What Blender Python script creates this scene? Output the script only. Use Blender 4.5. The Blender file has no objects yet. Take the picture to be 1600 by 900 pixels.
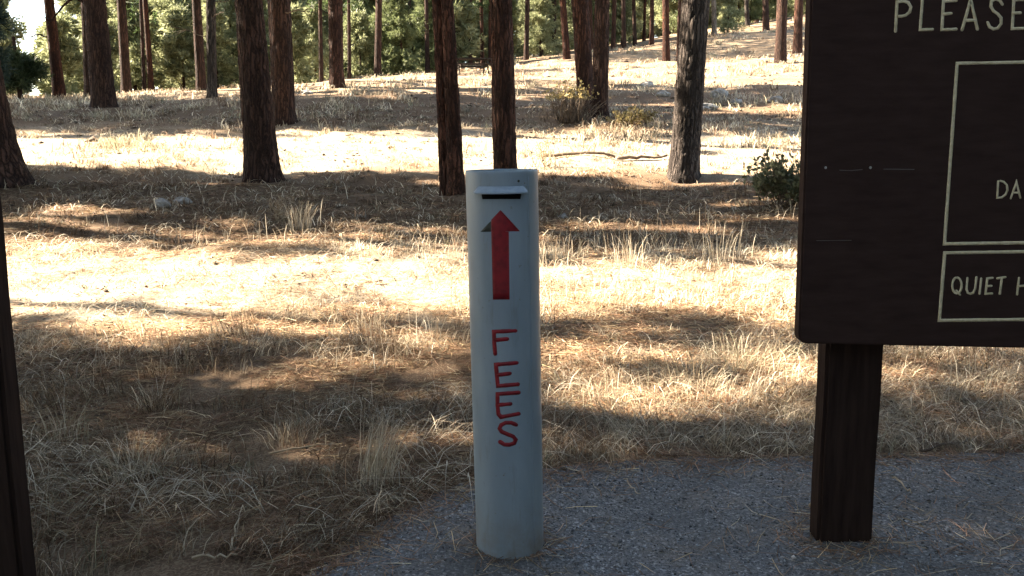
import bpy, bmesh, math, random
import numpy as np
from mathutils import Matrix, Vector

# ------------------------------------------------------------------ scene, camera, light
SC = bpy.context.scene
COL = SC.collection
RNG = np.random.default_rng(11)
random.seed(11)

EYE = 1.41
FPX = 1300.0                       # focal length in pixels of a 1600 px wide picture
PITCH = math.radians(10.0)
ROLL = 0.015
F_ = np.array([0, math.cos(PITCH), -math.sin(PITCH)])
R_ = np.array([1.0, 0, 0])
U_ = np.array([0, math.sin(PITCH), math.cos(PITCH)])
RR = R_ * math.cos(ROLL) - U_ * math.sin(ROLL)
UU = U_ * math.cos(ROLL) + R_ * math.sin(ROLL)
CAM = np.array([0.0, 0.0, EYE])

cd = bpy.data.cameras.new('camera')
cd.sensor_width = 36.0
cd.lens = 36.0 * FPX / 1600.0
cd.clip_start = 0.05
cd.clip_end = 2000
cam = bpy.data.objects.new('camera', cd)
COL.objects.link(cam)
cam.matrix_world = Matrix(((RR[0], UU[0], -F_[0], CAM[0]), (RR[1], UU[1], -F_[1], CAM[1]),
                           (RR[2], UU[2], -F_[2], CAM[2]), (0, 0, 0, 1)))
SC.camera = cam

SUN_EL = math.radians(38)
SUN_A = math.radians(15)           # how far behind the subject the sun stands, from due left
SUN = np.array([-math.cos(SUN_A) * math.cos(SUN_EL), math.sin(SUN_A) * math.cos(SUN_EL), math.sin(SUN_EL)])
SUN_STRENGTH = 2.9
SKY_STRENGTH = 0.05
EXPOSURE = 4.2

w = bpy.data.worlds.new('World')
SC.world = w
w.use_nodes = True
nt = w.node_tree
sky = nt.nodes.new('ShaderNodeTexSky')
sky.sky_type = 'NISHITA'
sky.sun_disc = False
sky.sun_elevation = SUN_EL
sky.sun_rotation = math.atan2(SUN[0], SUN[1])
sky.air_density = 0.75
sky.dust_density = 0.5
sky.ozone_density = 0.6
bg = nt.nodes['Background']
nt.links.new(sky.outputs[0], bg.inputs[0])
bg.inputs[1].default_value = SKY_STRENGTH

sl = bpy.data.lights.new('sun', 'SUN')
sl.energy = SUN_STRENGTH
sl.angle = math.radians(0.5)
sl.color = (1.0, 0.98, 0.97)
so = bpy.data.objects.new('sun', sl)
COL.objects.link(so)
so.rotation_mode = 'QUATERNION'
so.rotation_quaternion = Vector(SUN).to_track_quat('Z', 'Y')
so.location = (-20, 5, 25)

SC.view_settings.view_transform = 'Standard'
SC.view_settings.look = 'None'
SC.view_settings.exposure = EXPOSURE
SC.view_settings.gamma = 1
SC.view_settings.use_white_balance = True          # the phone balances for the shade
SC.view_settings.white_balance_temperature = 8500
SC.view_settings.white_balance_tint = 10
SC.render.engine = 'CYCLES'
SC.cycles.use_denoising = True
SC.cycles.max_bounces = 7
SC.cycles.diffuse_bounces = 3
SC.cycles.glossy_bounces = 2
SC.cycles.transmission_bounces = 3
SC.cycles.caustics_reflective = False
SC.cycles.caustics_refractive = False


# ------------------------------------------------------------------ photograph geometry
def ray(px, py):
    px = np.asarray(px, float)
    py = np.asarray(py, float)
    return F_ * FPX + (px - 800)[..., None] * RR - (py - 450)[..., None] * UU


def at_depth(px, py, y):
    d = ray(px, py)
    return CAM + d * (np.asarray(y, float) / d[..., 1])[..., None]


def at_height(px, py, z):
    d = ray(px, py)
    return CAM + d * ((np.asarray(z, float) - EYE) / d[..., 2])[..., None]


def project(P):
    v = P - CAM
    zc = np.maximum(v @ F_, 1e-3)
    return 800 + FPX * (v @ RR) / zc, 450 - FPX * (v @ UU) / zc, v @ F_


# ------------------------------------------------------------------ noise
class Noise2:
    def __init__(s, seed):
        s.t = np.random.default_rng(seed).random((256, 256))

    def __call__(s, x, y):
        x = np.asarray(x, float)
        y = np.asarray(y, float)
        xi = np.floor(x).astype(int)
        yi = np.floor(y).astype(int)
        fx = x - xi
        fy = y - yi
        fx = fx * fx * (3 - 2 * fx)
        fy = fy * fy * (3 - 2 * fy)
        a = s.t[yi % 256, xi % 256]
        b = s.t[yi % 256, (xi + 1) % 256]
        c = s.t[(yi + 1) % 256, xi % 256]
        d = s.t[(yi + 1) % 256, (xi + 1) % 256]
        return (a * (1 - fx) + b * fx) * (1 - fy) + (c * (1 - fx) + d * fx) * fy


N1, N2, N3, N4 = Noise2(1), Noise2(2), Noise2(3), Noise2(4)

# ------------------------------------------------------------------ trees seen in the photograph
# px, py of the base; distance; px, py of a point up the trunk; width there and at the base in px
TREES = {
    'I': (-6, 292, 14.5, -34, 120, 76, 58), 'A': (411, 283, 15.5, 388, 0, 50, 40),
    'C': (790, 288, 15.0, 783, 0, 38, 34), 'D': (1068, 278, 16.0, 1087, 0, 45, 40),
    'E': (444, 193, 22.0, 436, 0, 35, 35), 'F': (163, 168, 28.0, 148, 0, 35, 33),
    'F2': (141, 153, 37.0, 134, 0, 17, 15), 'G': (917, 183, 24.0, 906, 0, 26, 33),
    'H': (937, 190, 23.0, 941, 0, 24, 29), 'J': (526, 138, 32.0, 524, 0, 23, 29),
    'K': (332, 154, 32.0, 330, 0, 14, 14), 'L': (315, 142, 38.0, 307, 0, 15, 13),
    'M': (93, 152, 38.0, 77, 0, 18, 14), 'N': (198, 149, 42.0, 190, 0, 16, 13),
    'O': (237, 147, 48.0, 229, 30, 9, 9), 'O2': (226, 147, 50.0, 221, 30, 6, 6),
    'W': (502, 129, 45.0, 500, 0, 7, 7), 'P': (1219, 99, 42.0, 1222, 0, 17, 17),
    'Q': (1246, 84, 50.0, 1248, 0, 13, 13), 'R': (1041, 98, 48.0, 1040, 0, 11, 12),
    'S': (1059, 98, 50.0, 1062, 0, 6, 6), 'T': (1116, 54, 65.0, 1115, 0, 8, 8),
    'V': (886, 92, 55.0, 880, 10, 11, 10), 'U': (754, 106, 60.0, 752, 0, 6, 6),
    'U2': (766, 106, 58.0, 766, 0, 6, 6), 'X': (590, 120, 47.0, 592, 0, 11, 11),
    'X2': (546, 124, 46.0, 545, 0, 6, 6), 'Y': (1197, 48, 72.0, 1196, 0, 10, 10),
    'Z': (975, 76, 62.0, 974, 0, 7, 7), 'ZZ': (1018, 70, 66.0, 1019, 0, 7, 7),
    'Y2': (1168, 42, 74.0, 1166, 0, 7, 7),
}
BTREE = (706, 308, 13.5)

# ------------------------------------------------------------------ ground height
_cp = []
for px in (-500, 0, 400, 800, 1200, 1600, 2100):
    for py, d in ((500, 6.3), (400, 9.2), (302, 14.0), (262, 16.6), (206, 21.0)):
        _cp.append(at_depth(px, py, d))
for k, t in TREES.items():
    _cp.append(at_depth(t[0], t[1], t[2]))
_cp.append(at_depth(*BTREE))
for px, py, d in ((0, 160, 45), (200, 150, 48), (400, 140, 46), (640, 120, 52), (850, 90, 60), (1000, 74, 66),
                  (1100, 57, 66), (1250, 24, 78), (1450, 0, 78), (1700, -25, 78), (-500, 176, 45),
                  (-300, 172, 30), (-400, 235, 18), (600, 160, 27), (800, 160, 27), (1000, 150, 28), (1150, 150, 28), (1350, 145, 28),
                  (1600, 120, 32), (1900, 100, 34), (640, 190, 22.5)):
    _cp.append(at_depth(px, py, d))
for px, py in ((-600, 172), (0, 166), (400, 146), (800, 106), (1100, 66), (1400, 12), (1800, -20)):
    _cp.append(at_depth(px, py, 120))
    _cp.append(at_depth(px, py + 18, 200))
for x in (-12, -7, -3, 0, 3, 7, 12):
    for y in (-12, -4, 1, 2.7, 4.0, 4.9):
        _cp.append(np.array([x, y, 0.0]))
CP = np.array(_cp)


def _kern(a, b):
    r = np.sqrt(((a[:, None, :] - b[None]) ** 2).sum(-1) + 0.3)
    return -r


_n = len(CP)
_A = np.zeros((_n + 3, _n + 3))
_A[:_n, :_n] = _kern(CP[:, :2], CP[:, :2]) + np.eye(_n) * -0.02
_A[:_n, _n] = 1
_A[:_n, _n + 1:] = CP[:, :2]
_A[_n, :_n] = 1
_A[_n + 1:, :_n] = CP[:, :2].T
_W = np.linalg.solve(_A, np.concatenate([CP[:, 2], np.zeros(3)]))


def _edge(pts):
    P = np.array([at_height(px, py, 0.0) for px, py in pts])
    return P[:, :2]


PAVE_EDGE = _edge([(395, 985), (440, 935), (490, 893), (556, 848), (616, 812), (676, 778), (728, 757), (800, 744),
                   (850, 737), (905, 728), (1000, 722), (1100, 719), (1270, 715), (1380, 713), (1500, 711), (1640, 707)])
PAVE = np.concatenate([PAVE_EDGE, np.array([[4.5, 3.85], [9, 3.8], [9, -7], [-2.5, -7], [-2.0, 0.5]])])


def in_poly(x, y, poly):
    x = np.asarray(x, float)
    y = np.asarray(y, float)
    r = np.zeros(x.shape, bool)
    n = len(poly)
    for i in range(n):
        x0, y0 = poly[i]
        x1, y1 = poly[(i + 1) % n]
        c = ((y0 > y) != (y1 > y)) & (x < (x1 - x0) * (y - y0) / (y1 - y0 + 1e-12) + x0)
        r ^= c
    return r


def poly_dist(x, y, line):
    x = np.asarray(x, float)
    y = np.asarray(y, float)
    best = np.full(x.shape, 1e9)
    for (x0, y0), (x1, y1) in zip(line[:-1], line[1:]):
        dx, dy = x1 - x0, y1 - y0
        t = np.clip(((x - x0) * dx + (y - y0) * dy) / (dx * dx + dy * dy), 0, 1)
        best = np.minimum(best, np.hypot(x - x0 - t * dx, y - y0 - t * dy))
    return best


def H(x, y):
    x = np.asarray(x, float).ravel()
    y = np.asarray(y, float).ravel()
    out = np.empty(len(x))
    for i in range(0, len(x), 20000):
        q = np.stack([x[i:i + 20000], y[i:i + 20000]], 1)
        out[i:i + 20000] = _kern(q, CP[:, :2]) @ _W[:_n] + _W[_n] + q @ _W[_n + 1:]
    amp = np.clip((y - 3.8) / 6, 0, 1)
    b = (N1(x / 2.3, y / 1.5) - .5) * .16 + (N2(x / .8 + 7, y / .6) - .5) * .09 + (N3(x / .3, y / .25) - .5) * .03
    out += b * amp
    # shallow roughness at the front, and sunk a little below the pavement sheet
    out += (N3(x / .35 + 3, y / .35) - .5) * .025 * (1 - amp)
    near = (y < 6) & (y > -10)
    if near.any():
        xs, ys = x[near], y[near]
        ins = in_poly(xs, ys, PAVE)
        d = poly_dist(xs, ys, PAVE)
        sink = np.where(ins, np.minimum(-.02, out[near]), out[near])
        out[near] = np.where(d < .18, sink * np.where(ins, 1, d / .18), sink)
    return out


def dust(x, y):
    """0..1: trodden dusty strip, and sunlit bands with sunlight put into the colour"""
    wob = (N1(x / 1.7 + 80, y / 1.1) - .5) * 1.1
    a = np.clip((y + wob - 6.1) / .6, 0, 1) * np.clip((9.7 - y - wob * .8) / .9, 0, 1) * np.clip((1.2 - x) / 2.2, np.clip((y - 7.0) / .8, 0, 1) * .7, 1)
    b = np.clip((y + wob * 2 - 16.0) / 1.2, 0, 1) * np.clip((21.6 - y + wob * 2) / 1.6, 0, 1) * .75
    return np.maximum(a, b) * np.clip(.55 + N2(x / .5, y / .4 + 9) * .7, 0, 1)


def shade_litter(x, y):
    """0..1: bands of brown needle litter with the shade put into their colour"""
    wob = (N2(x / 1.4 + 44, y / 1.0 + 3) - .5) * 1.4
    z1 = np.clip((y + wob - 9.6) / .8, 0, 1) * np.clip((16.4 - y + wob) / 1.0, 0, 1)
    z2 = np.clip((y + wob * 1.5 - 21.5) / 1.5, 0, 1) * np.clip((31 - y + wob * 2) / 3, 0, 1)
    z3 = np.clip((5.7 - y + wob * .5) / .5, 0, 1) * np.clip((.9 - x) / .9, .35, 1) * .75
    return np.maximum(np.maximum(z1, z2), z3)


def Hs(x, y):
    return float(H([x], [y])[0])


# ------------------------------------------------------------------ object helpers
def tag(o, label=None, cat=None, group=None, kind=None):
    if label:
        o['label'] = label
    if cat:
        o['category'] = cat
    if group:
        o['group'] = group
    if kind:
        o['kind'] = kind
    return o


def empty(name, loc, label, cat, group=None, rz=0.0):
    o = bpy.data.objects.new(name, None)
    o.empty_display_size = .2
    COL.objects.link(o)
    o.location = loc
    o.rotation_euler = (0, 0, rz)
    return tag(o, label, cat, group)


def make_mesh(name, V, faces, tint=None, smooth=False):
    V = np.asarray(V, np.float32).reshape(-1, 3)
    faces = [np.asarray(f, np.int32) for f in faces if len(f)]
    me = bpy.data.meshes.new(name)
    me.vertices.add(len(V))
    me.vertices.foreach_set('co', V.ravel())
    nl = sum(f.size for f in faces)
    npoly = sum(len(f) for f in faces)
    me.loops.add(nl)
    me.loops.foreach_set('vertex_index', np.concatenate([f.ravel() for f in faces]))
    st = []
    o = 0
    for f in faces:
        k = f.shape[1]
        st.append(o + np.arange(len(f)) * k)
        o += f.size
    me.polygons.add(npoly)
    me.polygons.foreach_set('loop_start', np.concatenate(st).astype(np.int32))
    if smooth:
        me.polygons.foreach_set('use_smooth', np.ones(npoly, bool))
    if tint is not None:
        a = me.color_attributes.new('tint', 'FLOAT_COLOR', 'POINT')
        t = np.ones((len(V), 4), np.float32)
        t[:, :3] = tint
        a.data.foreach_set('color', t.ravel())
    me.update(calc_edges=True)
    return me


def link(name, me, mat, parent=None):
    o = bpy.data.objects.new(name, me)
    if mat is not None and not me.materials:
        me.materials.append(mat)
    COL.objects.link(o)
    if parent is not None:
        o.parent = parent
    return o


def build(name, V, faces, mat, parent=None, tint=None, smooth=False):
    return link(name, make_mesh(name, V, faces, tint, smooth), mat, parent)


def from_bm(name, bm, mat, parent=None, smooth=False):
    me = bpy.data.meshes.new(name)
    bmesh.ops.recalc_face_normals(bm, faces=bm.faces)
    bm.to_mesh(me)
    bm.free()
    if smooth:
        for p in me.polygons:
            p.use_smooth = True
    return link(name, me, mat, parent)


# ------------------------------------------------------------------ materials
class Mat:
    def __init__(s, name, rough=.8, spec=.3):
        s.m = bpy.data.materials.new(name)
        s.m.use_nodes = True
        s.nt = s.m.node_tree
        s.b = s.nt.nodes['Principled BSDF']
        s.b.inputs['Roughness'].default_value = rough
        s.b.inputs['Specular IOR Level'].default_value = spec

    def n(s, t, **kw):
        nd = s.nt.nodes.new(t)
        for k, v in kw.items():
            if k in nd.inputs.keys():
                nd.inputs[k].default_value = v
            else:
                setattr(nd, k, v)
        return nd

    def l(s, a, b):
        s.nt.links.new(a, b)

    def coords(s, scale=(1, 1, 1), kind='Object'):
        t = s.n('ShaderNodeTexCoord')
        m = s.n('ShaderNodeMapping')
        m.inputs['Scale'].default_value = scale
        s.l(t.outputs[kind], m.inputs[0])
        return m.outputs[0]

    def noise(s, vec, scale, detail=4, rough=.55):
        n = s.n('ShaderNodeTexNoise')
        n.inputs['Scale'].default_value = scale
        n.inputs['Detail'].default_value = detail
        n.inputs['Roughness'].default_value = rough
        if vec is not None:
            s.l(vec, n.inputs['Vector'])
        return n.outputs[0]

    def ramp(s, fac, stops):
        r = s.n('ShaderNodeValToRGB')
        e = r.color_ramp.elements
        while len(e) < len(stops):
            e.new(.5)
        for el, (p, c) in zip(e, stops):
            el.position = p
            el.color = (*c, 1) if len(c) == 3 else c
        s.l(fac, r.inputs[0])
        return r.outputs[0]

    def mix(s, fac, a, b, mode='MIX'):
        m = s.n('ShaderNodeMix', data_type='RGBA', blend_type=mode)
        for sock, v in ((m.inputs[0], fac), (m.inputs[6], a), (m.inputs[7], b)):
            if isinstance(v, bpy.types.NodeSocket):
                s.l(v, sock)
            elif isinstance(v, (int, float)):
                sock.default_value = v
            else:
                sock.default_value = (*v, 1)
        return m.outputs[2]

    def color(s, c):
        if isinstance(c, bpy.types.NodeSocket):
            s.l(c, s.b.inputs['Base Color'])
        else:
            s.b.inputs['Base Color'].default_value = (*c, 1)

    def bump(s, h, strength=.5, dist=.02):
        b = s.n('ShaderNodeBump')
        b.inputs['Strength'].default_value = strength
        b.inputs['Distance'].default_value = dist
        s.l(h, b.inputs['Height'])
        s.l(b.outputs[0], s.b.inputs['Normal'])


def blade_mat(name, translucency=.35, rough=.7):
    m = Mat(name, rough, .2)
    a = m.n('ShaderNodeAttribute', attribute_name='tint')
    m.color(a.outputs['Color'])
    tr = m.n('ShaderNodeBsdfTranslucent')
    m.l(a.outputs['Color'], tr.inputs[0])
    mx = m.n('ShaderNodeMixShader')
    mx.inputs[0].default_value = translucency
    m.l(m.b.outputs[0], mx.inputs[1])
    m.l(tr.outputs[0], mx.inputs[2])
    m.l(mx.outputs[0], m.nt.nodes['Material Output'].inputs[0])
    return m.m


def m_wob(m, v):
    return v


def bark_mat(name, dark, mid, light, grey=0.0):
    m = Mat(name, .9, .15)
    c = m.coords((9, 9, 1.25))
    v = m.n('ShaderNodeTexVoronoi', feature='DISTANCE_TO_EDGE')
    v.inputs['Scale'].default_value = 1.6
    wob = m.noise(m.coords((4, 4, 2.2)), 2.2, 5, .65)
    wsc = m.n('ShaderNodeVectorMath', operation='SCALE')
    wsc.inputs['Scale'].default_value = 1.3
    m.l(m_wob(m, wob), wsc.inputs[0])
    wob = wsc.outputs[0]
    add = m.n('ShaderNodeVectorMath', operation='ADD')
    m.l(c, add.inputs[0])
    m.l(wob, add.inputs[1])
    m.l(add.outputs[0], v.inputs['Vector'])
    edge = m.ramp(v.outputs[0], [(0.0, (0, 0, 0)), (.24, (1, 1, 1))])
    big = m.noise(m.coords((2.5, 2.5, .7)), 1.2, 4)
    base = m.ramp(big, [(.3, dark), (.55, mid), (.75, light)])
    fine = m.noise(m.coords((30, 30, 9)), 1.5, 5)
    col = m.mix(m.ramp(fine, [(.35, (.55, .55, .55)), (.7, (0, 0, 0))]), base, dark)
    col = m.mix(edge, tuple(x * .55 for x in dark), col)
    m.color(col)
    hm = m.mix(.4, edge, fine)
    m.bump(hm, 1.0, .05)
    return m.m


M = {}
M['bark'] = bark_mat('bark dark brown', (.032, .018, .014), (.085, .044, .032), (.14, .074, .052))
M['bark_red'] = bark_mat('bark red brown', (.04, .02, .014), (.115, .05, .034), (.19, .085, .054))
M['bark_orange'] = bark_mat('bark orange', (.032, .014, .01), (.10, .036, .02), (.17, .062, .032))
M['bark_grey'] = bark_mat('bark grey', (.038, .029, .025), (.095, .075, .064), (.22, .18, .155))
M['bark_pale'] = bark_mat('bark pale', (.12, .095, .075), (.3, .24, .19), (.45, .38, .31))
M['needles'] = blade_mat('pine needles', .38, .55)
M['grass'] = blade_mat('dry grass', .3, .7)

m = Mat('twig wood', .85, .2)
m.color(m.ramp(m.noise(m.coords((3, 3, 3)), 4, 4), [(.3, (.07, .05, .038)), (.7, (.19, .145, .11))]))
M['twig'] = m.m
m = Mat('pale stick', .85, .2)
m.color(m.ramp(m.noise(m.coords((3, 3, 3)), 5, 4), [(.3, (.24, .18, .12)), (.7, (.46, .37, .26))]))
M['stick'] = m.m

m = Mat('forest floor', .95, .1)
c = m.coords()
base = m.ramp(m.noise(m.coords((.55, 1.1, 1)), 1.0, 5), [(.34, (.095, .058, .042)), (.52, (.22, .148, .10)), (.70, (.40, .31, .22))])
mid = m.noise(c, 7, 6, .65)
col = m.mix(m.ramp(mid, [(.38, (.75, .75, .75)), (.58, (0, 0, 0))]), base, (.115, .07, .044))
fine = m.noise(m.coords((1, 1, 1)), 70, 4, .7)
col = m.mix(m.ramp(fine, [(.42, (.7, .7, .7)), (.6, (0, 0, 0))]), col, (.085, .055, .038))
st = m.n('ShaderNodeTexWave')
st.inputs['Scale'].default_value = 5
st.inputs['Distortion'].default_value = 30
st.inputs['Detail'].default_value = 5
st.inputs['Detail Scale'].default_value = 3
m.l(c, st.inputs['Vector'])
col = m.mix(m.ramp(st.outputs['Fac'], [(.6, (0, 0, 0)), (.95, (.5, .5, .5))]), col, (.5, .4, .26))
at = m.n('ShaderNodeAttribute', attribute_name='tint')
dsep = m.n('ShaderNodeSeparateColor')
m.l(at.outputs['Color'], dsep.inputs[0])
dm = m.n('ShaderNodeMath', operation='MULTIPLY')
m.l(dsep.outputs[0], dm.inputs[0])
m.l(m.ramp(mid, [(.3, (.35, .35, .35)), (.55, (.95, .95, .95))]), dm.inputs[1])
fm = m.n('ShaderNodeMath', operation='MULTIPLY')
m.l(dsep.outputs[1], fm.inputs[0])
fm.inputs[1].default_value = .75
col = m.mix(fm.outputs[0], col, m.ramp(fine, [(.3, (.05, .03, .021)), (.6, (.15, .09, .055))]))  # litter bands painted darker brown where shade falls
sun_dust_col = m.ramp(fine, [(.3, (.17, .135, .10)), (.5, (.36, .31, .24)), (.7, (.47, .42, .34))])  # pale dust tone, also painting brightness into the sunlit bands
col = m.mix(dm.outputs[0], col, sun_dust_col)
m.color(col)
m.bump(m.mix(.5, mid, fine), .8, .04)
M['ground'] = m.m

m = Mat('weathered asphalt', .9, .25)
c = m.coords()
vo = m.n('ShaderNodeTexVoronoi')
vo.inputs['Scale'].default_value = 125
m.l(c, vo.inputs['Vector'])
sep = m.n('ShaderNodeSeparateColor')
m.l(vo.outputs['Color'], sep.inputs[0])
col = m.ramp(sep.outputs[0], [(0, (.078, .077, .078)), (.5, (.142, .14, .142)), (.85, (.205, .2, .198)), (1.0, (.41, .395, .38))])
lo = m.noise(c, 2.2, 5)
col = m.mix(m.ramp(lo, [(.35, (.6, .6, .6)), (.65, (0, 0, 0))]), col, (.085, .083, .081))
du = m.noise(m.coords((1, 1, 1)), 3.3, 6, .65)
col = m.mix(m.ramp(du, [(.48, (0, 0, 0)), (.7, (.55, .55, .55))]), col, (.2, .155, .12))
m.color(col)
m.bump(vo.outputs['Distance'], .7, .006)
M['asphalt'] = m.m

m = Mat('gravel chips', .85, .3)
a = m.n('ShaderNodeAttribute', attribute_name='tint')
m.color(a.outputs['Color'])
M['chips'] = m.m

m = Mat('rock', .9, .2)
c = m.coords()
col = m.ramp(m.noise(c, 5, 6, .6), [(.3, (.12, .11, .1)), (.55, (.27, .255, .235)), (.75, (.42, .4, .37))])
m.color(col)
m.bump(m.noise(c, 14, 6, .7), .7, .03)
M['rock'] = m.m

m = Mat('blue grey paint', .42, .3)
c = m.coords()
n1 = m.noise(m.coords((4, 4, 1.2)), 2.5, 6, .6)
col = m.ramp(n1, [(.3, (.205, .262, .30)), (.6, (.243, .305, .345)), (.8, (.285, .35, .385))])
sp = m.noise(c, 60, 3, .5)
col = m.mix(m.ramp(sp, [(.68, (0, 0, 0)), (.76, (.55, .55, .55))]), col, (.16, .16, .15))
# dusty splash near the foot of the pipe
wr = m.noise(m.coords((9, 9, 1.1)), 3.5, 6, .7)
col = m.mix(m.ramp(wr, [(.57, (0, 0, 0)), (.72, (.55, .55, .55))]), col, (.17, .175, .165))
ru = m.noise(m.coords((1, 1, .6)), 22, 6, .75)
col = m.mix(m.ramp(ru, [(.67, (0, 0, 0)), (.73, (.8, .8, .8))]), col, (.14, .085, .055))
xyz = m.n('ShaderNodeSeparateXYZ')
m.l(c, xyz.inputs[0])
gr = m.n('ShaderNodeMapRange')
gr.inputs['From Min'].default_value = .22
gr.inputs['From Max'].default_value = .0
m.l(xyz.outputs[2], gr.inputs[0])
mul = m.n('ShaderNodeMath', operation='MULTIPLY')
m.l(gr.outputs[0], mul.inputs[0])
m.l(m.ramp(m.noise(c, 14, 5, .7), [(.35, (0, 0, 0)), (.7, (.9, .9, .9))]), mul.inputs[1])
col = m.mix(mul.outputs[0], col, (.2, .17, .14))
m.color(col)
rr = m.n('ShaderNodeMapRange')
rr.inputs['To Min'].default_value = .27
rr.inputs['To Max'].default_value = .5
m.l(n1, rr.inputs[0])
m.l(rr.outputs[0], m.b.inputs['Roughness'])
m.bump(m.noise(c, 90, 3), .08, .002)
M['paint'] = m.m

m = Mat('sky lit hood paint', .4, .4)
m.color(m.ramp(m.noise(m.coords((30, 30, 60)), 2, 5), [(.3, (.235, .30, .36)), (.7, (.31, .385, .455))]))  # pipe paint in a lighter blue; the reflected sky is in its colour
M['hood'] = m.m
m = Mat('red paint', .5, .3)
m.color(m.ramp(m.noise(m.coords((1, 1, 1)), 45, 5), [(.3, (.17, .009, .014)), (.6, (.27, .013, .02))]))
M['red'] = m.m
m = Mat('old olive paint', .6, .3)
m.color((.042, .047, .04))
M['olive'] = m.m
m = Mat('slot black', .8, .1)
m.color((.004, .004, .004))
M['black'] = m.m

m = Mat('brown sign paint', .75, .08)
c = m.coords((3, 3, 14))
col = m.ramp(m.noise(c, 2.5, 6, .6), [(.3, (.030, .0165, .0135)), (.7, (.046, .0265, .022))])
m.color(col)
m.bump(m.noise(m.coords((4, 4, 40)), 3, 5), .12, .004)
M['brown'] = m.m
m = Mat('brown post stain', .85, .07)
c = m.coords((26, 26, 2.2))
col = m.ramp(m.noise(c, 1.6, 6, .65), [(.3, (.018, .0105, .0085)), (.7, (.039, .0235, .0185))])
m.color(col)
m.bump(m.noise(c, 2, 6), .4, .006)
M['post'] = m.m
m = Mat('cream routed paint', .7, .2)
m.color(m.ramp(m.noise(m.coords(), 60, 4), [(.3, (.50, .415, .25)), (.65, (.70, .60, .40))]))
M['cream'] = m.m
m = Mat('screw steel', .35, .5)
m.color((.6, .6, .58))
m.b.inputs['Metallic'].default_value = .6
M['steel'] = m.m
m = Mat('scratched wood', .8, .2)
m.color((.10, .085, .075))
M['scratch'] = m.m
m = Mat('dark table wood', .8, .2)
m.color(m.ramp(m.noise(m.coords((2, 20, 20)), 2, 4), [(.3, (.012, .009, .008)), (.7, (.03, .022, .018))]))
M['table'] = m.m

# ------------------------------------------------------------------ where the photograph shows shade on the ground
SX = np.array([0, 200, 400, 600, 800, 1000, 1250])
ST = [
    (20, 0, 0, 0, 0, 0, .5, .5), (60, .2, .2, .2, .2, .5, .5, .6), (100, .2, .2, .2, .2, .5, .55, .6),
    (128, .2, .2, .15, .15, .3, .35, .5), (147, .45, .35, .1, .1, .2, .6, .7), (158, .9, .85, .55, .7, .8, .7, .7),
    (172, .95, .95, .95, .97, .97, .7, .5), (190, .85, .95, .9, .95, .9, .55, .55), (199, .7, .8, .55, .4, .35, .3, .7),
    (208, .45, .35, .35, .25, .1, .1, .65), (218, .15, .2, .2, .1, .0, .0, .2), (232, .0, .05, .05, .0, .0, .0, .05),
    (252, .05, .05, .05, .05, .0, .0, .1), (264, .35, .35, .2, .2, .05, .1, .3), (272, .55, .6, .7, .75, .3, .4, .5),
    (285, .85, .7, .92, .85, .85, .6, .6), (298, .95, .85, .95, .9, .6, .55, .6), (312, .55, .6, .95, .85, .9, .85, .5),
    (328, .4, .45, .92, .6, .85, .8, .5), (345, .35, .3, .7, .45, .75, .6, .55), (362, .15, .15, .5, .4, .55, .6, .6),
    (382, .02, .05, .25, .35, .5, .6, .6), (402, .0, .0, .05, .1, .05, .04, .08), (430, .0, .0, .0, .0, .0, .0, .0),
    (474, .0, .0, .03, .08, .0, .0, .0), (496, .0, .03, .2, .4, .1, .1, .1), (520, .25, .3, .45, .45, .3, .4, .4),
    (545, .7, .6, .45, .3, .28, .35, .38), (572, .9, .85, .4, .5, .38, .32, .35), (608, .7, .9, .85, .75, .5, .32, .35),
    (650, .92, .82, .92, .75, .5, .32, .42), (690, .95, .92, .75, .55, .55, .48, .7), (718, 1, 1, .85, .85, .9, .95, .97),
    (745, 1, 1, 1, 1, 1, 1, 1), (900, 1, 1, 1, 1, 1, 1, 1)]
SY = np.array([r[0] for r in ST], float)
SV = np.array([r[1:] for r in ST], float)


def shade(px, py):
    px = np.clip(px, SX[0], SX[-1])
    py = np.clip(py, SY[0], SY[-1])
    i = np.clip(np.searchsorted(SY, py) - 1, 0, len(SY) - 2)
    j = np.clip(np.searchsorted(SX, px) - 1, 0, len(SX) - 2)
    fy = (py - SY[i]) / (SY[i + 1] - SY[i])
    fx = (px - SX[j]) / (SX[j + 1] - SX[j])
    return (SV[i, j] * (1 - fx) + SV[i, j + 1] * fx) * (1 - fy) + (SV[i + 1, j] * (1 - fx) + SV[i + 1, j + 1] * fx) * fy


# small sunny spots seen in the shaded foreground, and dark ones in the sunny right: (px, py, half width, half height, shade)
SPOTS = ((492, 712, 62, 13, 0), (300, 703, 40, 9, .1), (195, 700, 60, 12, .1), (340, 600, 85, 8, .05), (455, 588, 60, 9, 0), (690, 735, 40, 10, .2),
         (905, 625, 55, 14, 0), (1010, 520, 70, 10, 0), (900, 560, 50, 10, .05), (1120, 560, 60, 12, .1), (1180, 640, 50, 12, .2),
         (990, 665, 60, 10, .15), (1490, 605, 80, 14, .1), (630, 560, 60, 12, .1), (620, 640, 40, 8, .15))


def spots(px, py, s):
    for (cx_, cy_, rx_, ry_, v) in SPOTS:
        q = ((px - cx_) / (rx_ * 1.25)) ** 2 + ((py - cy_) / (ry_ * 1.6)) ** 2
        s = np.where(q < 1, np.minimum(s, v), s)
    return s


def shade_world(P):
    """how far the photograph wants ground point P in shade, 0 or 1 with streaky broken edges"""
    px, py, zc = project(P)
    s = spots(px, py, shade(px, py))
    s = np.where((zc < .5) | (py > 900), 1.0, s)
    s = np.where((px < -250) | (px > 1900), np.maximum(s, .6), s)
    x, y = P[:, 0], P[:, 1]
    n = .55 * N1(x / 1.3 + 31, y / .55 + 5) + .45 * N2(x / .4 + 11, y / .2)
    n = np.clip((n - .5) * 1.9 + .5, 0.02, .98)
    return n < s


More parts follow.
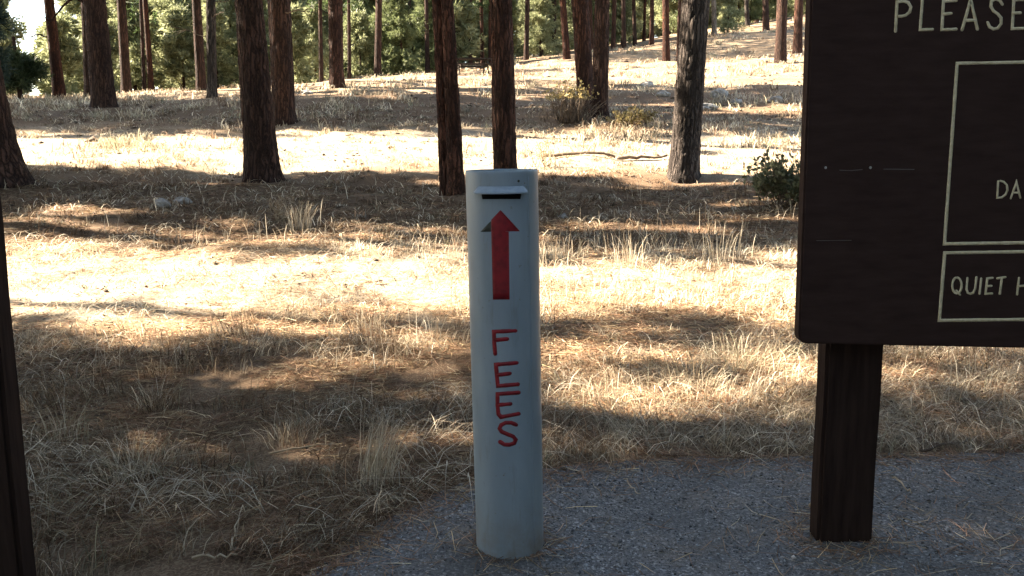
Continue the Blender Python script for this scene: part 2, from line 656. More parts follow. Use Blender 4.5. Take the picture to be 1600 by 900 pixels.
def sun_ground(P):
    """ground point where the sun shadow of P falls"""
    G = P.copy()
    z = np.zeros(len(P))
    for _ in range(5):
        t = (P[:, 2] - z) / SUN[2]
        G = P - SUN * t[:, None]
        z = H(G[:, 0], G[:, 1])
    G[:, 2] = z
    return G


# ------------------------------------------------------------------ geometry generators
def unit(v):
    return v / np.maximum(np.linalg.norm(v, axis=-1, keepdims=True), 1e-9)


def needle_tufts(P, out, k, length, width, rng, tint0, tint1):
    """k needle sprays per point, fanned about the outward direction"""
    n = len(P)
    d = rng.normal(size=(n, k, 3)) * .75 + out[:, None, :] * .8
    d[..., 2] += .15
    d = unit(d)
    L = length * rng.uniform(.55, 1.15, (n, k, 1))
    side = unit(np.cross(d, rng.normal(size=(n, k, 3))))
    base = P[:, None, :] + d * L * .05 + rng.normal(size=(n, k, 3)) * length * .12
    tip = base + d * L
    tip[..., 2] -= L[..., 0] * .06
    W = width * rng.uniform(.6, 1.2, (n, k, 1))
    mid = base * .45 + tip * .55
    V = np.stack([base, mid + side * W, tip, mid - side * W], 2).reshape(-1, 3)
    Fq = (np.arange(n * k) * 4)[:, None] + np.array([[0, 1, 2, 3]])
    f = np.clip(rng.normal(.5, .25, (n, 1, 1)) + rng.normal(0, .18, (n, k, 1)), 0, 1)
    T = np.array(tint0) * (1 - f) + np.array(tint1) * f
    T = np.repeat(T[:, :, None, :], 4, 2).reshape(-1, 3)
    return V, Fq, T


def tube(path, radii, sides=6, cap=True):
    path = np.asarray(path, float)
    radii = np.asarray(radii, float)
    n = len(path)
    tg = unit(np.gradient(path, axis=0))
    ref = np.array([0, 0, 1.0]) if abs(tg[0][2]) < .8 else np.array([1.0, 0, 0])
    a = unit(np.cross(tg, ref))
    b = np.cross(tg, a)
    th = np.arange(sides) / sides * 2 * math.pi
    V = path[:, None] + radii[:, None, None] * (a[:, None] * np.cos(th)[None, :, None] + b[:, None] * np.sin(th)[None, :, None])
    V = V.reshape(-1, 3)
    i = np.arange(n - 1)[:, None] * sides
    j = np.arange(sides)[None]
    jn = (j + 1) % sides
    Q = np.stack([i + j, i + jn, i + sides + jn, i + sides + j], -1).reshape(-1, 4)
    T = np.zeros((0, 3), int)
    if cap:
        V = np.concatenate([V, path[:1], path[-1:]])
        c0, c1 = n * sides, n * sides + 1
        jj = np.arange(sides)
        T = np.concatenate([np.stack([np.full(sides, c0), (jj + 1) % sides, jj], 1),
                            np.stack([np.full(sides, c1), (n - 1) * sides + jj, (n - 1) * sides + (jj + 1) % sides], 1)])
    return V, Q, T


class MB:
    """collects pieces of one mesh"""
    def __init__(s):
        s.V, s.Q, s.T, s.C, s.n = [], [], [], [], 0

    def add(s, V, Q=None, T=None, tint=None):
        if Q is not None and len(Q):
            s.Q.append(np.asarray(Q) + s.n)
        if T is not None and len(T):
            s.T.append(np.asarray(T) + s.n)
        s.V.append(np.asarray(V, float))
        s.C.append(np.ones((len(V), 3)) * (tint if tint is not None else 1))
        s.n += len(V)

    def mesh(s, name, tint=False, smooth=False):
        fs = []
        if s.Q:
            fs.append(np.concatenate(s.Q))
        if s.T:
            fs.append(np.concatenate(s.T))
        return make_mesh(name, np.concatenate(s.V), fs, np.concatenate(s.C) if tint else None, smooth)

    def build(s, name, mat, parent=None, tint=False, smooth=False):
        return link(name, s.mesh(name, tint, smooth), mat, parent)


def trunk_mesh(height, r0, slope, lean, rng, sides=16, rings=14, flare=.4, fhgt=.28, furrow=.0, curve=.0, zmin=-.35, dense_to=None):
    """tapered trunk with root flare, vertical plates and furrows"""
    if dense_to:
        zz = np.concatenate([np.linspace(zmin, dense_to, rings), np.linspace(dense_to, height, 14)[1:]])
    else:
        zz = np.linspace(zmin, height, rings)
    th = np.arange(sides) / sides * 2 * math.pi
    r = np.maximum(r0 - slope * np.maximum(zz, 0), r0 * .16 * (1.02 - zz / height) + .01)
    ph = rng.uniform(0, 6.28, 4)
    lobes = 1 + .18 * np.cos(3 * th + ph[0]) + .2 * np.cos(5 * th + ph[1])
    fl = flare * np.exp(-np.maximum(zz, 0) / fhgt)
    rad = r[:, None] * (1 + fl[:, None] * lobes[None])
    rad = rad * (1 + .035 * np.cos(2 * th[None] + ph[2] + zz[:, None] * .5))
    if furrow:
        k = sides // 4
        nz = max(4, int((zz[-1] - zz[0]) * 3.2))
        for (m_, zf, am) in ((k, 1.0, 1.0), (2 * k, 2.4, .5)):
            g = rng.random((int(nz * zf) + 3, m_))
            u = th / (2 * math.pi) * m_
            vz = (zz - zz[0]) * 3.2 * zf
            # wavering columns of plates
            wv = (u[None] + .55 * np.sin(vz[:, None] * 1.1 + ph[3])) % m_
            ui = np.floor(wv).astype(int)
            fu = wv - ui
            vi = np.minimum(np.floor(vz).astype(int), g.shape[0] - 2)
            fv = (vz - vi)[:, None]
            a0 = g[vi[:, None], ui % m_] * (1 - fv) + g[vi[:, None] + 1, ui % m_] * fv
            b0 = g[vi[:, None], (ui + 1) % m_] * (1 - fv) + g[vi[:, None] + 1, (ui + 1) % m_] * fv
            fu = fu * fu * (3 - 2 * fu)
            val = a0 * (1 - fu) + b0 * fu
            rad += furrow * am * (np.sqrt(np.abs(val - .5) * 2) - .5) * r[:, None] / r0
    cx = lean[0] * zz + curve * zz * (zz - 3.5) * .1
    cy = lean[1] * zz
    V = np.stack([cx[:, None] + rad * np.cos(th), cy[:, None] + rad * np.sin(th), np.repeat(zz[:, None], sides, 1)], -1).reshape(-1, 3)
    n = len(zz)
    i = np.arange(n - 1)[:, None] * sides
    j = np.arange(sides)[None]
    jn = (j + 1) % sides
    Q = np.stack([i + j, i + jn, i + sides + jn, i + sides + j], -1).reshape(-1, 4)
    V = np.concatenate([V, [[cx[-1], cy[-1], zz[-1] + .05]]])
    jj = np.arange(sides)
    T = np.stack([np.full(sides, n * sides), (n - 1) * sides + jj, (n - 1) * sides + (jj + 1) % sides], 1)

    def axis(z):
        return np.array([lean[0] * z + curve * z * (z - 3.5) * .1, lean[1] * z, z])

    def radius(z):
        return max(r0 - slope * max(z, 0), .03)
    return V, Q, T, axis, radius


CROWNS = []        # world crowns: centre, radii, owner


def register_crown(root, c, r):
    CROWNS.append(dict(root=root, c=np.array(c, float), r=np.array(r, float), pts=[]))


def dead_branch(parent, p0, direction, length, r, rng, droop=-.1, mat=None, seg=7, twigs=3):
    d = unit(np.asarray(direction, float))
    t = np.linspace(0, 1, seg)
    wob = np.cumsum(rng.normal(0, .035, (seg, 3)), 0) * length
    wob[0] = 0
    path = np.asarray(p0) + d * (t * length)[:, None] + wob
    path[:, 2] += droop * length * t ** 2 * 1.6
    mb = MB()
    mb.add(*tube(path, r * (1 - .85 * t), 6))
    for k in range(twigs):
        i = rng.integers(2, seg - 1)
        dd = unit(d + rng.normal(0, .7, 3))
        L = length * rng.uniform(.15, .4)
        pp = path[i] + dd * (np.linspace(0, 1, 4) * L)[:, None]
        mb.add(*tube(pp, r * .4 * np.linspace(1, .2, 4), 5))
    return mb.build('branch', mat or M['twig'], parent, smooth=True)


# ------------------------------------------------------------------ visible pines
def solve_tree(t):
    px, py, d, tx, ty, w0, w1 = t
    P = at_depth(px, py, d)
    Q = at_depth(tx, ty, d)
    zc0 = (P - CAM) @ F_
    zc1 = (Q - CAM) @ F_
    r0 = w0 * zc0 / FPX / 2
    r1 = w1 * zc1 / FPX / 2
    dz = Q[2] - P[2]
    return P, (Q[0] - P[0]) / dz, r0, (r0 - r1) / dz


TREE_INFO = {
    'I': ('thick leaning pine trunk cut off by the left edge of the picture', 'bark', 16, 3.0, 1.0),
    'A': ('big dark brown pine trunk left of centre with its flared foot in shade', 'bark', 17, 3.0, 1.0),
    'C': ('slim dark pine trunk rising directly behind the top of the fee pipe', 'bark_red', 15, 2.4, 1.0),
    'D': ('grey scaly pine trunk leaning right, standing between fee pipe and brown sign', 'bark_grey', 15, 2.4, .22),
    'E': ('pine trunk with sun spots standing just behind the big dark trunk left of centre', 'bark', 17, 2.6, .55),
    'F': ('stout dark pine with an arching dead branch, near the far left of the clearing', 'bark', 17, 2.8, 1.0),
    'F2': ('thinner dark pine half hidden behind the stout pine with the arching branch', 'bark', 14, 2.0, .9),
    'G': ('brown pine trunk rising behind the yellow leaved shrub, left one of a close pair', 'bark_red', 18, 3.0, .8),
    'H': ('nearly black pine trunk right of the yellow leaved shrub, right one of a close pair', 'bark', 16, 2.2, .8),
    'J': ('forked brown pine in the middle distance right of the sun spotted trunk', 'bark_red', 15, 2.6, .7),
    'K': ('thin pine with bare dead branches, front one of two beside the big dark trunk', 'bark_grey', 12, 1.8, .5),
    'L': ('dark slim pine standing just left of the thin pine with bare branches', 'bark', 13, 1.8, .7),
    'M': ('pine with an orange lower trunk at the far left below the patch of sky', 'bark_orange', 19, 2.0, .5),
    'N': ('straight dark grey pine just right of the stout pine with the arching branch', 'bark', 13, 2.0, .7),
    'O': ('small pine with a bright orange trunk foot at the left forest edge', 'bark_orange', 11, 1.6, .3),
    'O2': ('very thin dark pine close on the left of the small orange footed pine', 'bark', 9, 1.3, .6),
    'W': ('pencil thin dark pine left of the forked brown pine', 'bark', 10, 1.5, .5),
    'P': ('dark pine on the hillside nearest to the left edge of the brown sign board', 'bark', 19, 3.0, .7),
    'Q': ('narrow dark pine on the hillside almost touching the brown sign board edge', 'bark_red', 20, 3.0, .7),
    'R': ('reddish pine trunk on the slope just left of the grey scaly trunk', 'bark_orange', 20, 3.0, .8),
    'S': ('thin black sapling trunk between the reddish pine and the grey scaly trunk', 'bark', 9, 1.1, .8),
    'T': ('pale sunlit bare trunk on the ridge right of the grey scaly trunk', 'bark_pale', 10, 1.3, .0),
    'V': ('red barked pine far off, just left of the close pair behind the yellow shrub', 'bark_orange', 12, 1.6, .4),
    'U': ('thin red trunk by the picnic table, left one of two', 'bark_orange', 10, 1.3, .3),
    'U2': ('thin red trunk by the picnic table, right one of two', 'bark_orange', 10, 1.3, .3),
    'X': ('dark pine among the shaded undergrowth left of the twin stemmed pine', 'bark', 11, 1.8, .8),
    'X2': ('thin dark pine just right of the forked brown pine', 'bark', 10, 1.4, .7),
    'Y': ('dark pine on the ridge top left of the hillside pair by the sign', 'bark', 22, 3.2, .5),
    'Z': ('slim pine at the forest edge right of the close pair, before bright young pines', 'bark', 20, 3.0, .4),
    'ZZ': ('slim pine at the forest edge left of the reddish slope trunk', 'bark_red', 20, 3.0, .4),
    'Y2': ('thin grey pine on the ridge between the pale trunk and the dark ridge pine', 'bark_grey', 10, 1.3, .3),
}
SLOPE = 'slender straight pine among the thin trunks along the upper slope'
for i_, (px_, py_, d_, w_) in enumerate(((668, 110, 56, 7), (735, 98, 66, 6), (822, 86, 60, 8), (846, 82, 68, 6), (866, 80, 72, 7), (958, 78, 64, 7),
                                         (992, 74, 70, 6), (1086, 63, 62, 8), (1140, 50, 76, 7), (1182, 42, 84, 7), (640, 112, 60, 5), (1006, 72, 74, 5))):
    TREES['slope%d' % i_] = (px_, py_, d_, px_ + (i_ % 3 - 1) * 2, 0, w_, w_)
    TREE_INFO['slope%d' % i_] = (SLOPE, ('bark', 'bark_red', 'bark', 'bark_orange')[i_ % 4], 20, 3.0, .5)
TRUNK_SHADE = []
ROOTS = {}


def near_tree(key):
    label, bark, Ht, cr, shd = TREE_INFO[key]
    P, lean, r0, slope = solve_tree(TREES[key])
    d = TREES[key][2]
    z = Hs(P[0], P[1])
    root = empty('pine_tree', (P[0], P[1], z), label, 'tree', 'slender pines on the upper slope' if key.startswith('slope') else None)
    near = d < 34
    sides = 96 if d < 18 else (56 if near else 14)
    rings = 190 if d < 18 else (110 if near else 14)
    fl, fh = (.24, .22) if key not in ('I',) else (.5, .45)
    if d > 34:
        fl = .25
    cv = {'D': .004, 'G': -.006, 'K': .004}.get(key, RNG.uniform(-.002, .002))
    V, Q, T, ax, rad = trunk_mesh(Ht, r0, min(max(slope, .004), .03), (lean, RNG.uniform(-.012, .012)), RNG, sides, rings,
                                  fl, fh, furrow=.03 if near else 0, curve=cv if near else 0, dense_to=5.5 if near else None)
    build('trunk', V, [Q, T], M[bark], root, smooth=True)
    zc = Ht * .68
    a = ax(zc)
    register_crown(root, (P[0] + a[0], P[1] + a[1], z + zc), (cr, cr, Ht * .33))
    if shd > 0 and d < 34:
        TRUNK_SHADE.append((P[0], P[1], z, r0, lean, shd, d))
    ROOTS[key] = (root, ax, rad)
    return root


for k in TREES:
    near_tree(k)

# the twin-stemmed pine left of the fee pipe
P = at_depth(*BTREE)
zB = Hs(P[0], P[1])
rootB = empty('twin_stemmed_pine', (P[0], P[1], zB), 'red brown pine with two fused stems just left of the fee pipe', 'tree')
for (bx, tx, w0, w1, oy) in ((699, 684, 21, 17, .06), (714, 699, 25, 18, -.05)):
    Pb, lean, r0, slope = solve_tree((bx, 308, 13.5, tx, 0, w0, w1))
    V, Q, T, ax, rad = trunk_mesh(14, r0, max(slope, .004), (lean, 0), RNG, 80, 190, .25, .2, furrow=.026, dense_to=5)
    V = V + np.array([Pb[0] - P[0], oy, 0])
    build('stem', V, [Q, T], M['bark_red'], rootB, smooth=True)
    TRUNK_SHADE.append((Pb[0], Pb[1], zB, r0, lean, 1.0, 13.5))
register_crown(rootB, (P[0] - .4, P[1], zB + 9.5), (2.4, 2.4, 4.6))

# dead branches the photograph shows
def branch_on(key, z, direction, length, r, droop, twigs=3):
    root, ax, rad = ROOTS[key]
    dead_branch(root, ax(z), direction, length, r, RNG, droop, M['bark'] if r > .03 else M['twig'], 9, twigs)


branch_on('F', 3.3, (-1, -.1, .55), 1.7, .07, -.62, 1)
for z in (2.2, 2.9, 3.4, 4.1):
    branch_on('K', z, (RNG.uniform(-1, 1), -.3, .25), RNG.uniform(.7, 1.5), .022, .0, 4)
for z in (2.6, 3.6, 4.2):
    branch_on('E', z, (RNG.uniform(.4, 1), -.2, .2), RNG.uniform(.5, 1.1), .02, -.1, 3)
branch_on('J', 3.0, (.55, 0, 1), 2.6, .16, .05, 1)
branch_on('J', 2.6, (-.8, .1, .3), 1.3, .035, -.05, 3)
branch_on('M', 2.6, (-.9, 0, .15), 1.8, .04, -.1, 3)
branch_on('D', 3.0, (-1, -.1, .5), .5, .03, .1, 1)
branch_on('G', 4.2, (1, -.1, .2), .8, .02, .0, 3)
branch_on('A', 3.4, (1, -.4, .2), .7, .022, -.1, 2)

# ------------------------------------------------------------------ pines just out of view whose crowns shade the clearing
root_proto = None
rows = (-2.5, 1.2, 4.4, 7.2, 13.6, 16.2, 28, 31.5, 36, 41)
off = []
for i, y in enumerate(rows):
    for j in range(3):
        best = None
        for trial in range(24):
            yy = y + RNG.uniform(-1.3, 1.3)
            x = -(.66 * max(yy, 0) + 2.6) - j * 6.2 - RNG.uniform(0, 1.5)
            Ls = np.linspace(1, 27, 60)
            gx_, gy_ = x - SUN[0] / math.cos(SUN_EL) * Ls, yy - SUN[1] / math.cos(SUN_EL) * Ls
            Pq = np.stack([gx_, gy_, H(gx_, gy_)], 1)
            qx, qy, qz = project(Pq)
            inn = (qx > -20) & (qx < 1280) & (qz > 1) & (qy < 880)
            cost = ((shade(qx, qy) < .15) & inn).sum()
            if best is None or cost < best[0]:
                best = (cost, x, yy)
        if best[0] < 14:
            off.append(best[1:])
off += [(-4.2, -6), (3.0, -7.5), (8.5, -4.5), (-1, -12), (6, -12.5), (-8.5, -9), (12, -9), (7.5, 1.5), (12.5, 7), (17, 15), (24, 24)]
V, Q, T, ax, rad = trunk_mesh(23, .3, .011, (0, 0), RNG, 16, 24, .4, .3)
trunk_me = make_mesh('trunk', V, [Q, T], None, True)
mb = MB()
for k in range(44):
    z = RNG.uniform(6, 22)
    a = RNG.uniform(0, 6.283)
    L = 3.0 * math.sqrt(max(.08, 1 - ((z - 13.5) / 9.5) ** 2)) * RNG.uniform(.6, 1)
    t = np.linspace(0, 1, 6)
    p = np.stack([math.cos(a) * L * t, math.sin(a) * L * t, z + L * (.15 * t + .15 * t * t)], 1)
    mb.add(*tube(p, .05 * (1 - .8 * t), 5))
limbs_me = mb.mesh('limbs', smooth=True)
for (x, y) in off:
    z = Hs(x, y)
    r = empty('pine_tree', (x, y, z), 'tall straight pine standing beyond the edge of the picture', 'tree',
              'tall pines outside the view that shade the clearing', RNG.uniform(0, 6.28))
    link('trunk', trunk_me, M['bark'], r)
    link('limbs', limbs_me, M['bark'], r)['kind'] = 'stuff'
    register_crown(r, (x, y, z + 13.5), (3.3, 3.3, 8.5))

# ---- crown foliage: needle tufts on rays towards the sun from the places that lie in shade, plus an even fill
CC = np.array([c['c'] for c in CROWNS])
CR = np.array([c['r'] for c in CROWNS])
n_off = len(off)


def hit_crowns(Tg):
    """random point inside a crown on the sun ray from each target"""
    for s0 in range(0, len(Tg), 2000):
        q = Tg[s0:s0 + 2000]
        o = (q[:, None] - CC[None]) / CR[None]
        dd = SUN[None, None] / CR[None]
        a = (dd * dd).sum(-1)
        b = (o * dd).sum(-1)
        c = (o * o).sum(-1) - 1
        disc = b * b - a * c
        ok = (disc > 0) & ((-b + np.sqrt(np.maximum(disc, 0))) / a > 2.0)
        wgt = np.where(ok, RNG.random(ok.shape) + .01, 0)
        k = wgt.argmax(1)
        has = wgt.max(1) > 0
        ii = np.nonzero(has)[0]
        kk = k[ii]
        sq = np.sqrt(disc[ii, kk])
        t0 = np.maximum((-b[ii, kk] - sq) / a[0, kk], 2.0)
        t1 = (-b[ii, kk] + sq) / a[0, kk]
        tt = t0 + (t1 - t0) * RNG.random(len(ii))
        P = q[ii] + SUN * tt[:, None]
        for c_ in np.unique(kk):
            CROWNS[c_]['pts'].append(P[kk == c_])


NT = 120000
gd = np.where(RNG.random(NT) < .64, 1.5 + 30 * np.sqrt(RNG.random(NT)), RNG.uniform(28, 72, NT))
gx = RNG.uniform(-1, 1, NT) * (.66 * gd + 2.5)
G = np.stack([gx, gd, H(gx, gd)], 1)
G = G[shade_world(G)]
G = G[RNG.random(len(G)) < .62]
hit_crowns(G)
# the foreground, the pipe and the sign stand in even shade
n = 3200
G = np.stack([RNG.uniform(-4, 6.5, n), RNG.uniform(-2, 4.2, n), RNG.uniform(0, 2.2, n)], 1)
keep = (G[:, 2] < .05 + 1.5 * (G[:, 1] < 3.6))
hit_crowns(G[keep])
for (x, y, z, r0, lean, s, d) in TRUNK_SHADE:
    n = int(260 * s * min(1, r0 / .25))
    hz = RNG.uniform(0, min(6, 2 + .17 * d), n)
    hit_crowns(np.stack([x + lean * hz + RNG.uniform(-1, 1, n) * r0, np.full(n, y), z + hz], 1))

for ci, c in enumerate(CROWNS):
    vol = c['r'].prod()
    n = int(np.clip(vol * 12, 150, 900))
    v = unit(RNG.normal(size=(n, 3))) * (RNG.random((n, 1)) ** .45)
    P = c['c'] + v * c['r']
    G = sun_ground(P)
    px, py, zc = project(G)
    inside = (px > -60) & (px < 1300) & (py > 130) & (py < 960) & (zc > 1)
    ok = ~inside | shade_world(G)
    P = P[ok]
    pts = np.concatenate(c['pts'] + [P]) if c['pts'] else P
    # nothing low enough to be seen against the clearing
    root = c['root']
    lx, ly, lz = root.location
    px, py, zc = project(pts)
    vis = (px > -40) & (px < 1640) & (py > -30) & (zc > 1) & (zc < 27)
    pts = pts[~vis]
    if len(pts) < 4:
        continue
    rel = pts - np.array([lx, ly, lz])
    ca, sa = math.cos(-root.rotation_euler[2]), math.sin(-root.rotation_euler[2])
    rel = np.stack([rel[:, 0] * ca - rel[:, 1] * sa, rel[:, 0] * sa + rel[:, 1] * ca, rel[:, 2]], 1)
    out = unit(rel * np.array([1, 1, 0]) + np.array([0, 0, .3]))
    V, Fq, Tn = needle_tufts(rel, out, 14, .36, .03, RNG, (.025, .05, .018), (.08, .115, .045))
    build('crown', V, [Fq], M['needles'], root, tint=Tn)

# ------------------------------------------------------------------ background pines
def conifer_meshes(h, rbase, z0, rng, nb, per, L, W, tr, t0, t1, shape=1.0):
    V, Q, T, ax, rad = trunk_mesh(h, tr, tr / h * .85, (rng.uniform(-.03, .03), rng.uniform(-.03, .03)), rng, 9, 10, .2, .3)
    tm = make_mesh('trunk', V, [Q, T], None, True)
    pts, outs = [], []
    mb = MB()
    for k in range(nb):
        f = rng.random() ** .85
        z = z0 + (h - z0) * f
        a = rng.uniform(0, 6.283)
        Lb = rbase * ((1 - f) ** shape * .92 + .08) * rng.uniform(.3, 1.3)
        dirv = np.array([math.cos(a), math.sin(a), 0])
        droop = rng.uniform(-.25, .2)
        tt = rng.uniform(.25, 1.02, per)
        p = dirv * (Lb * tt)[:, None] + rng.normal(0, .07 * rbase, (per, 3))
        p[:, 2] += z + droop * Lb * tt + .18 * Lb * tt ** 2
        pts.append(p)
        o = np.repeat(dirv[None], per, 0) * .8
        o[:, 2] = .35
        outs.append(o)
        t = np.linspace(0, 1, 4)
        pp = dirv * (Lb * t)[:, None]
        pp[:, 2] += z + droop * Lb * t + .18 * Lb * t ** 2
        mb.add(*tube(pp, max(.012, tr * .16) * (1 - .8 * t), 4, False))
    V, Fq, Tn = needle_tufts(np.concatenate(pts), unit(np.concatenate(outs)), 14, L, W * .85, rng, t0, t1)
    return tm, mb.mesh('limbs', smooth=True), make_mesh('crown', V, [Fq], Tn)


LIGHT0, LIGHT1 = (.09, .108, .055), (.36, .375, .215)
DARK0, DARK1 = (.045, .062, .028), (.19, .22, .105)
VAR = {
    'young': [conifer_meshes(h, r, .15, RNG, nb, 9, .42, .042, .09, LIGHT0, LIGHT1, sh)
              for h, r, nb, sh in ((5.0, 1.6, 74, .8), (6.5, 1.8, 92, .9), (4.0, 1.5, 62, .7), (7.5, 2.0, 104, .8))],
    'dark': [conifer_meshes(h, r, .3, RNG, nb, 9, .42, .042, .12, DARK0, DARK1, .8)
             for h, r, nb in ((6.0, 2.0, 110), (8.0, 2.3, 130))],
    'tall': [conifer_meshes(h, r, z0, RNG, nb, 10, .45, .045, tr, (.06, .078, .037), (.26, .28, .155), .6)
             for h, r, z0, nb, tr in ((15, 2.4, 3.2, 120, .2), (17, 2.8, 4.5, 120, .24), (12, 2.2, 2.2, 110, .16))],
}


def back_tree(kind, v, x, y, s, label, group, bark):
    tm, lm, cm = VAR[kind][v]
    r = empty('young_pine' if kind != 'tall' else 'pine_tree', (x, y, Hs(x, y) - .03), label, 'tree', group, RNG.uniform(0, 6.28))
    r.scale = (s, s, s * RNG.uniform(.9, 1.15))
    for nm, me, mt in (('trunk', tm, bark), ('limbs', lm, bark), ('crown', cm, M['needles'])):
        lo_ = link(nm, me, mt, r)
        if nm == 'limbs':
            lo_['kind'] = 'stuff'
    return r


def spread(n, xa, xb, da, db, rng):
    for k in range(n):
        px = xa + (xb - xa) * (k + rng.uniform(.1, .9)) / n
        yield px, rng.uniform(da, db)


def px_to_x(px, d):
    return float(at_depth(px, 120, d)[0])


REGION = ((250, 'at the far left edge', 'far left'), (520, 'left of the forked pine', 'centre left'),
          (780, 'behind the twin stemmed pine', 'centre'), (1040, 'behind the yellow shrub', 'centre right'),
          (9999, 'on the ridge toward the brown sign', 'right'))
LB = {'young': 'pale green young pine in the sunlit thicket ', 'dark': 'dark bushy young pine in the thicket ',
      'tall': 'tall forest pine standing far back '}


def back_label(kind, px):
    for lim, txt, short in REGION:
        if px < lim:
            return LB[kind] + txt, {'young': 'sunlit young pines', 'dark': 'dark young pines', 'tall': 'tall forest pines'}[kind] + ', ' + short


OBST = [(at_depth(t[0], t[1], t[2])[:2]) for t in TREES.values()]


def place(kind, px, d, s):
    if -70 < px < 150 and kind == 'tall':
        return
    x = px_to_x(px, d)
    if kind != 'tall':
        for o in OBST:
            if abs(o[0] - x) < 1.2 and 0 < (o[1] - d) < 5 or math.hypot(o[0] - x, o[1] - d) < 1.6:
                d += 4
    if -15 < px < 95:
        s = min(s, .5)
    nv = RNG.integers(len(VAR[kind]))
    bark = M['bark'] if RNG.random() < .6 else M['bark_red']
    VARme = VAR[kind][nv]
    for me in VARme[:2]:
        if not me.materials:
            me.materials.append(bark)
    if not VARme[2].materials:
        VARme[2].materials.append(M['needles'])
    back_tree(kind, nv, x, d, s, *back_label(kind, px), bark)


for px, d in spread(20, -260, 560, 47, 56, RNG):
    place('young', px, d, RNG.uniform(.7, 1.15))
for px, d in spread(18, -200, 720, 58, 72, RNG):
    place('young' if RNG.random() < .75 else 'dark', px, d, RNG.uniform(1.0, 1.5))
for px, d in spread(8, 545, 690, 50, 58, RNG):
    place('dark', px, d, RNG.uniform(.5, .9))
for px, d in spread(12, 700, 1030, 68, 80, RNG):
    place('young', px, d, RNG.uniform(.8, 1.2))
for px, d in spread(16, 680, 1560, 82, 100, RNG):
    place('young' if RNG.random() < .8 else 'dark', px, d, RNG.uniform(1.0, 1.6))
for px, d in spread(26, -240, 1500, 60, 105, RNG):
    place('tall', px, d, RNG.uniform(.85, 1.25))
for px, d in spread(16, -300, 1100, 78, 110, RNG):
    place('young' if RNG.random() < .5 else 'dark', px, d, RNG.uniform(1.5, 2.1))
# forest goes on behind the camera; unseen pines added beside it block sky
for (x, y, v, sc_) in ((7.5, -2.5, 0, 1.0), (8.4, .8, 1, 1.0), (7.8, 3.9, 0, .95), (9.5, 6.6, 1, 1.0), (11.5, 9.5, 0, 1.1), (10.8, 2.3, 1, 1.2), (6.2, -5.5, 0, .9)):
    back_tree('dark', v, x, y, sc_, 'unseen bushy young pine added on the right to block sky light', 'added young pines right of the camera', M['bark'])

for k in range(26):
    a = math.pi + (k + RNG.uniform(.2, .8)) / 26 * math.pi
    rr_ = RNG.uniform(11, 19)
    kind = ('young', 'dark', 'dark')[k % 3]
    nv = RNG.integers(len(VAR[kind]))
    x, y = math.cos(a) * rr_, math.sin(a) * rr_ * .9 - 1.5
    back_tree(kind, nv, x, y, RNG.uniform(.8, 1.2), 'bushy young pine behind the place the picture is taken from', 'young pines behind the camera', M['bark'])
for px, d in spread(16, 1060, 1600, 76, 92, RNG):
    place('young' if RNG.random() < .6 else 'dark', px, d, RNG.uniform(.7, 1.2))
for px, d in spread(18, 60, 700, 62, 80, RNG):
    place('tall', px, d, RNG.uniform(.9, 1.2))
for px, d in spread(26, 560, 1560, 104, 128, RNG):
    place('dark' if RNG.random() < .6 else 'young', px, d, RNG.uniform(1.6, 2.3))
for px, d in spread(12, 130, 760, 84, 100, RNG):
    place('dark', px, d, RNG.uniform(1.6, 2.2))
back_tree('young', 2, px_to_x(84, 50), 50, 1.05, 'pale green young pine just right of the patch of sky', None, M['bark'])
back_tree('young', 0, px_to_x(4, 54), 54, 1.3, 'pale green young pine at the picture edge left of the patch of sky', None, M['bark'])
place('young', 1135, 70, .75)
place('young', 1152, 72, .6)
place('young', 845, 62, .75)
place('young', 862, 64, .9)

# a pine at the left edge whose low dark boughs hang into the view, under the patch of sky
def bough_tree(px, py, d, label, zs, sidex, n_b, length, tint0, tint1, r0=.16, ht=11):
    P = at_depth(px, py, d)
    z = Hs(P[0], P[1])
    root = empty('pine_tree', (P[0], P[1], z), label, 'tree')
    V, Q, T, ax, rad = trunk_mesh(ht, r0, .011, (0, 0), RNG, 20, 24, .3, .25)
    build('trunk', V, [Q, T], M['bark'], root, smooth=True)
    pts, outs = [], []
    for k in range(n_b):
        zb = RNG.uniform(*zs)
        a = RNG.normal(0, .7) if sidex > 0 else math.pi + RNG.normal(0, .7)
        if sidex == 0:
            a = RNG.uniform(0, 6.28)
        L = length * RNG.uniform(.6, 1.1)
        t = np.linspace(0, 1, 7)
        pp = np.stack([math.cos(a) * L * t, math.sin(a) * L * t, zb + .1 * L * t - .3 * L * t ** 2], 1)
        V, Q, T = tube(pp, .03 * (1 - .8 * t), 5)
        b = build('branch', V, [Q, T], M['bark'], root, smooth=True)
        for q in range(34):
            u = RNG.uniform(.3, 1.05)
            p = np.array([math.cos(a) * L * u, math.sin(a) * L * u, zb + .1 * L * u - .3 * L * u * u])
            pts.append(p + RNG.normal(0, .13, 3))
            outs.append((math.cos(a) * .6, math.sin(a) * .6, .1))
    V, Fq, Tn = needle_tufts(np.array(pts), np.array(outs), 14, .3, .02, RNG, tint0, tint1)
    build('crown', V, [Fq], M['needles'], root, tint=Tn)
    return root


bough_tree(-50, 185, 25, 'pine at the left edge whose dark boughs droop below the patch of sky', (1.5, 4.4), 1, 20, 1.35,
           (.016, .03, .024), (.05, .078, .06))
bough_tree(33, 163, 36, 'small dark pine below the patch of sky at the far left', (.6, 1.7), 0, 20, .9,
           (.02, .035, .015), (.07, .09, .045), .09, 2.5)

# ------------------------------------------------------------------ ground and pavement
def warp(n, lo, hi, c, k):
    u = np.linspace(math.asinh((lo - c) / k), math.asinh((hi - c) / k), n)
    return c + k * np.sinh(u)


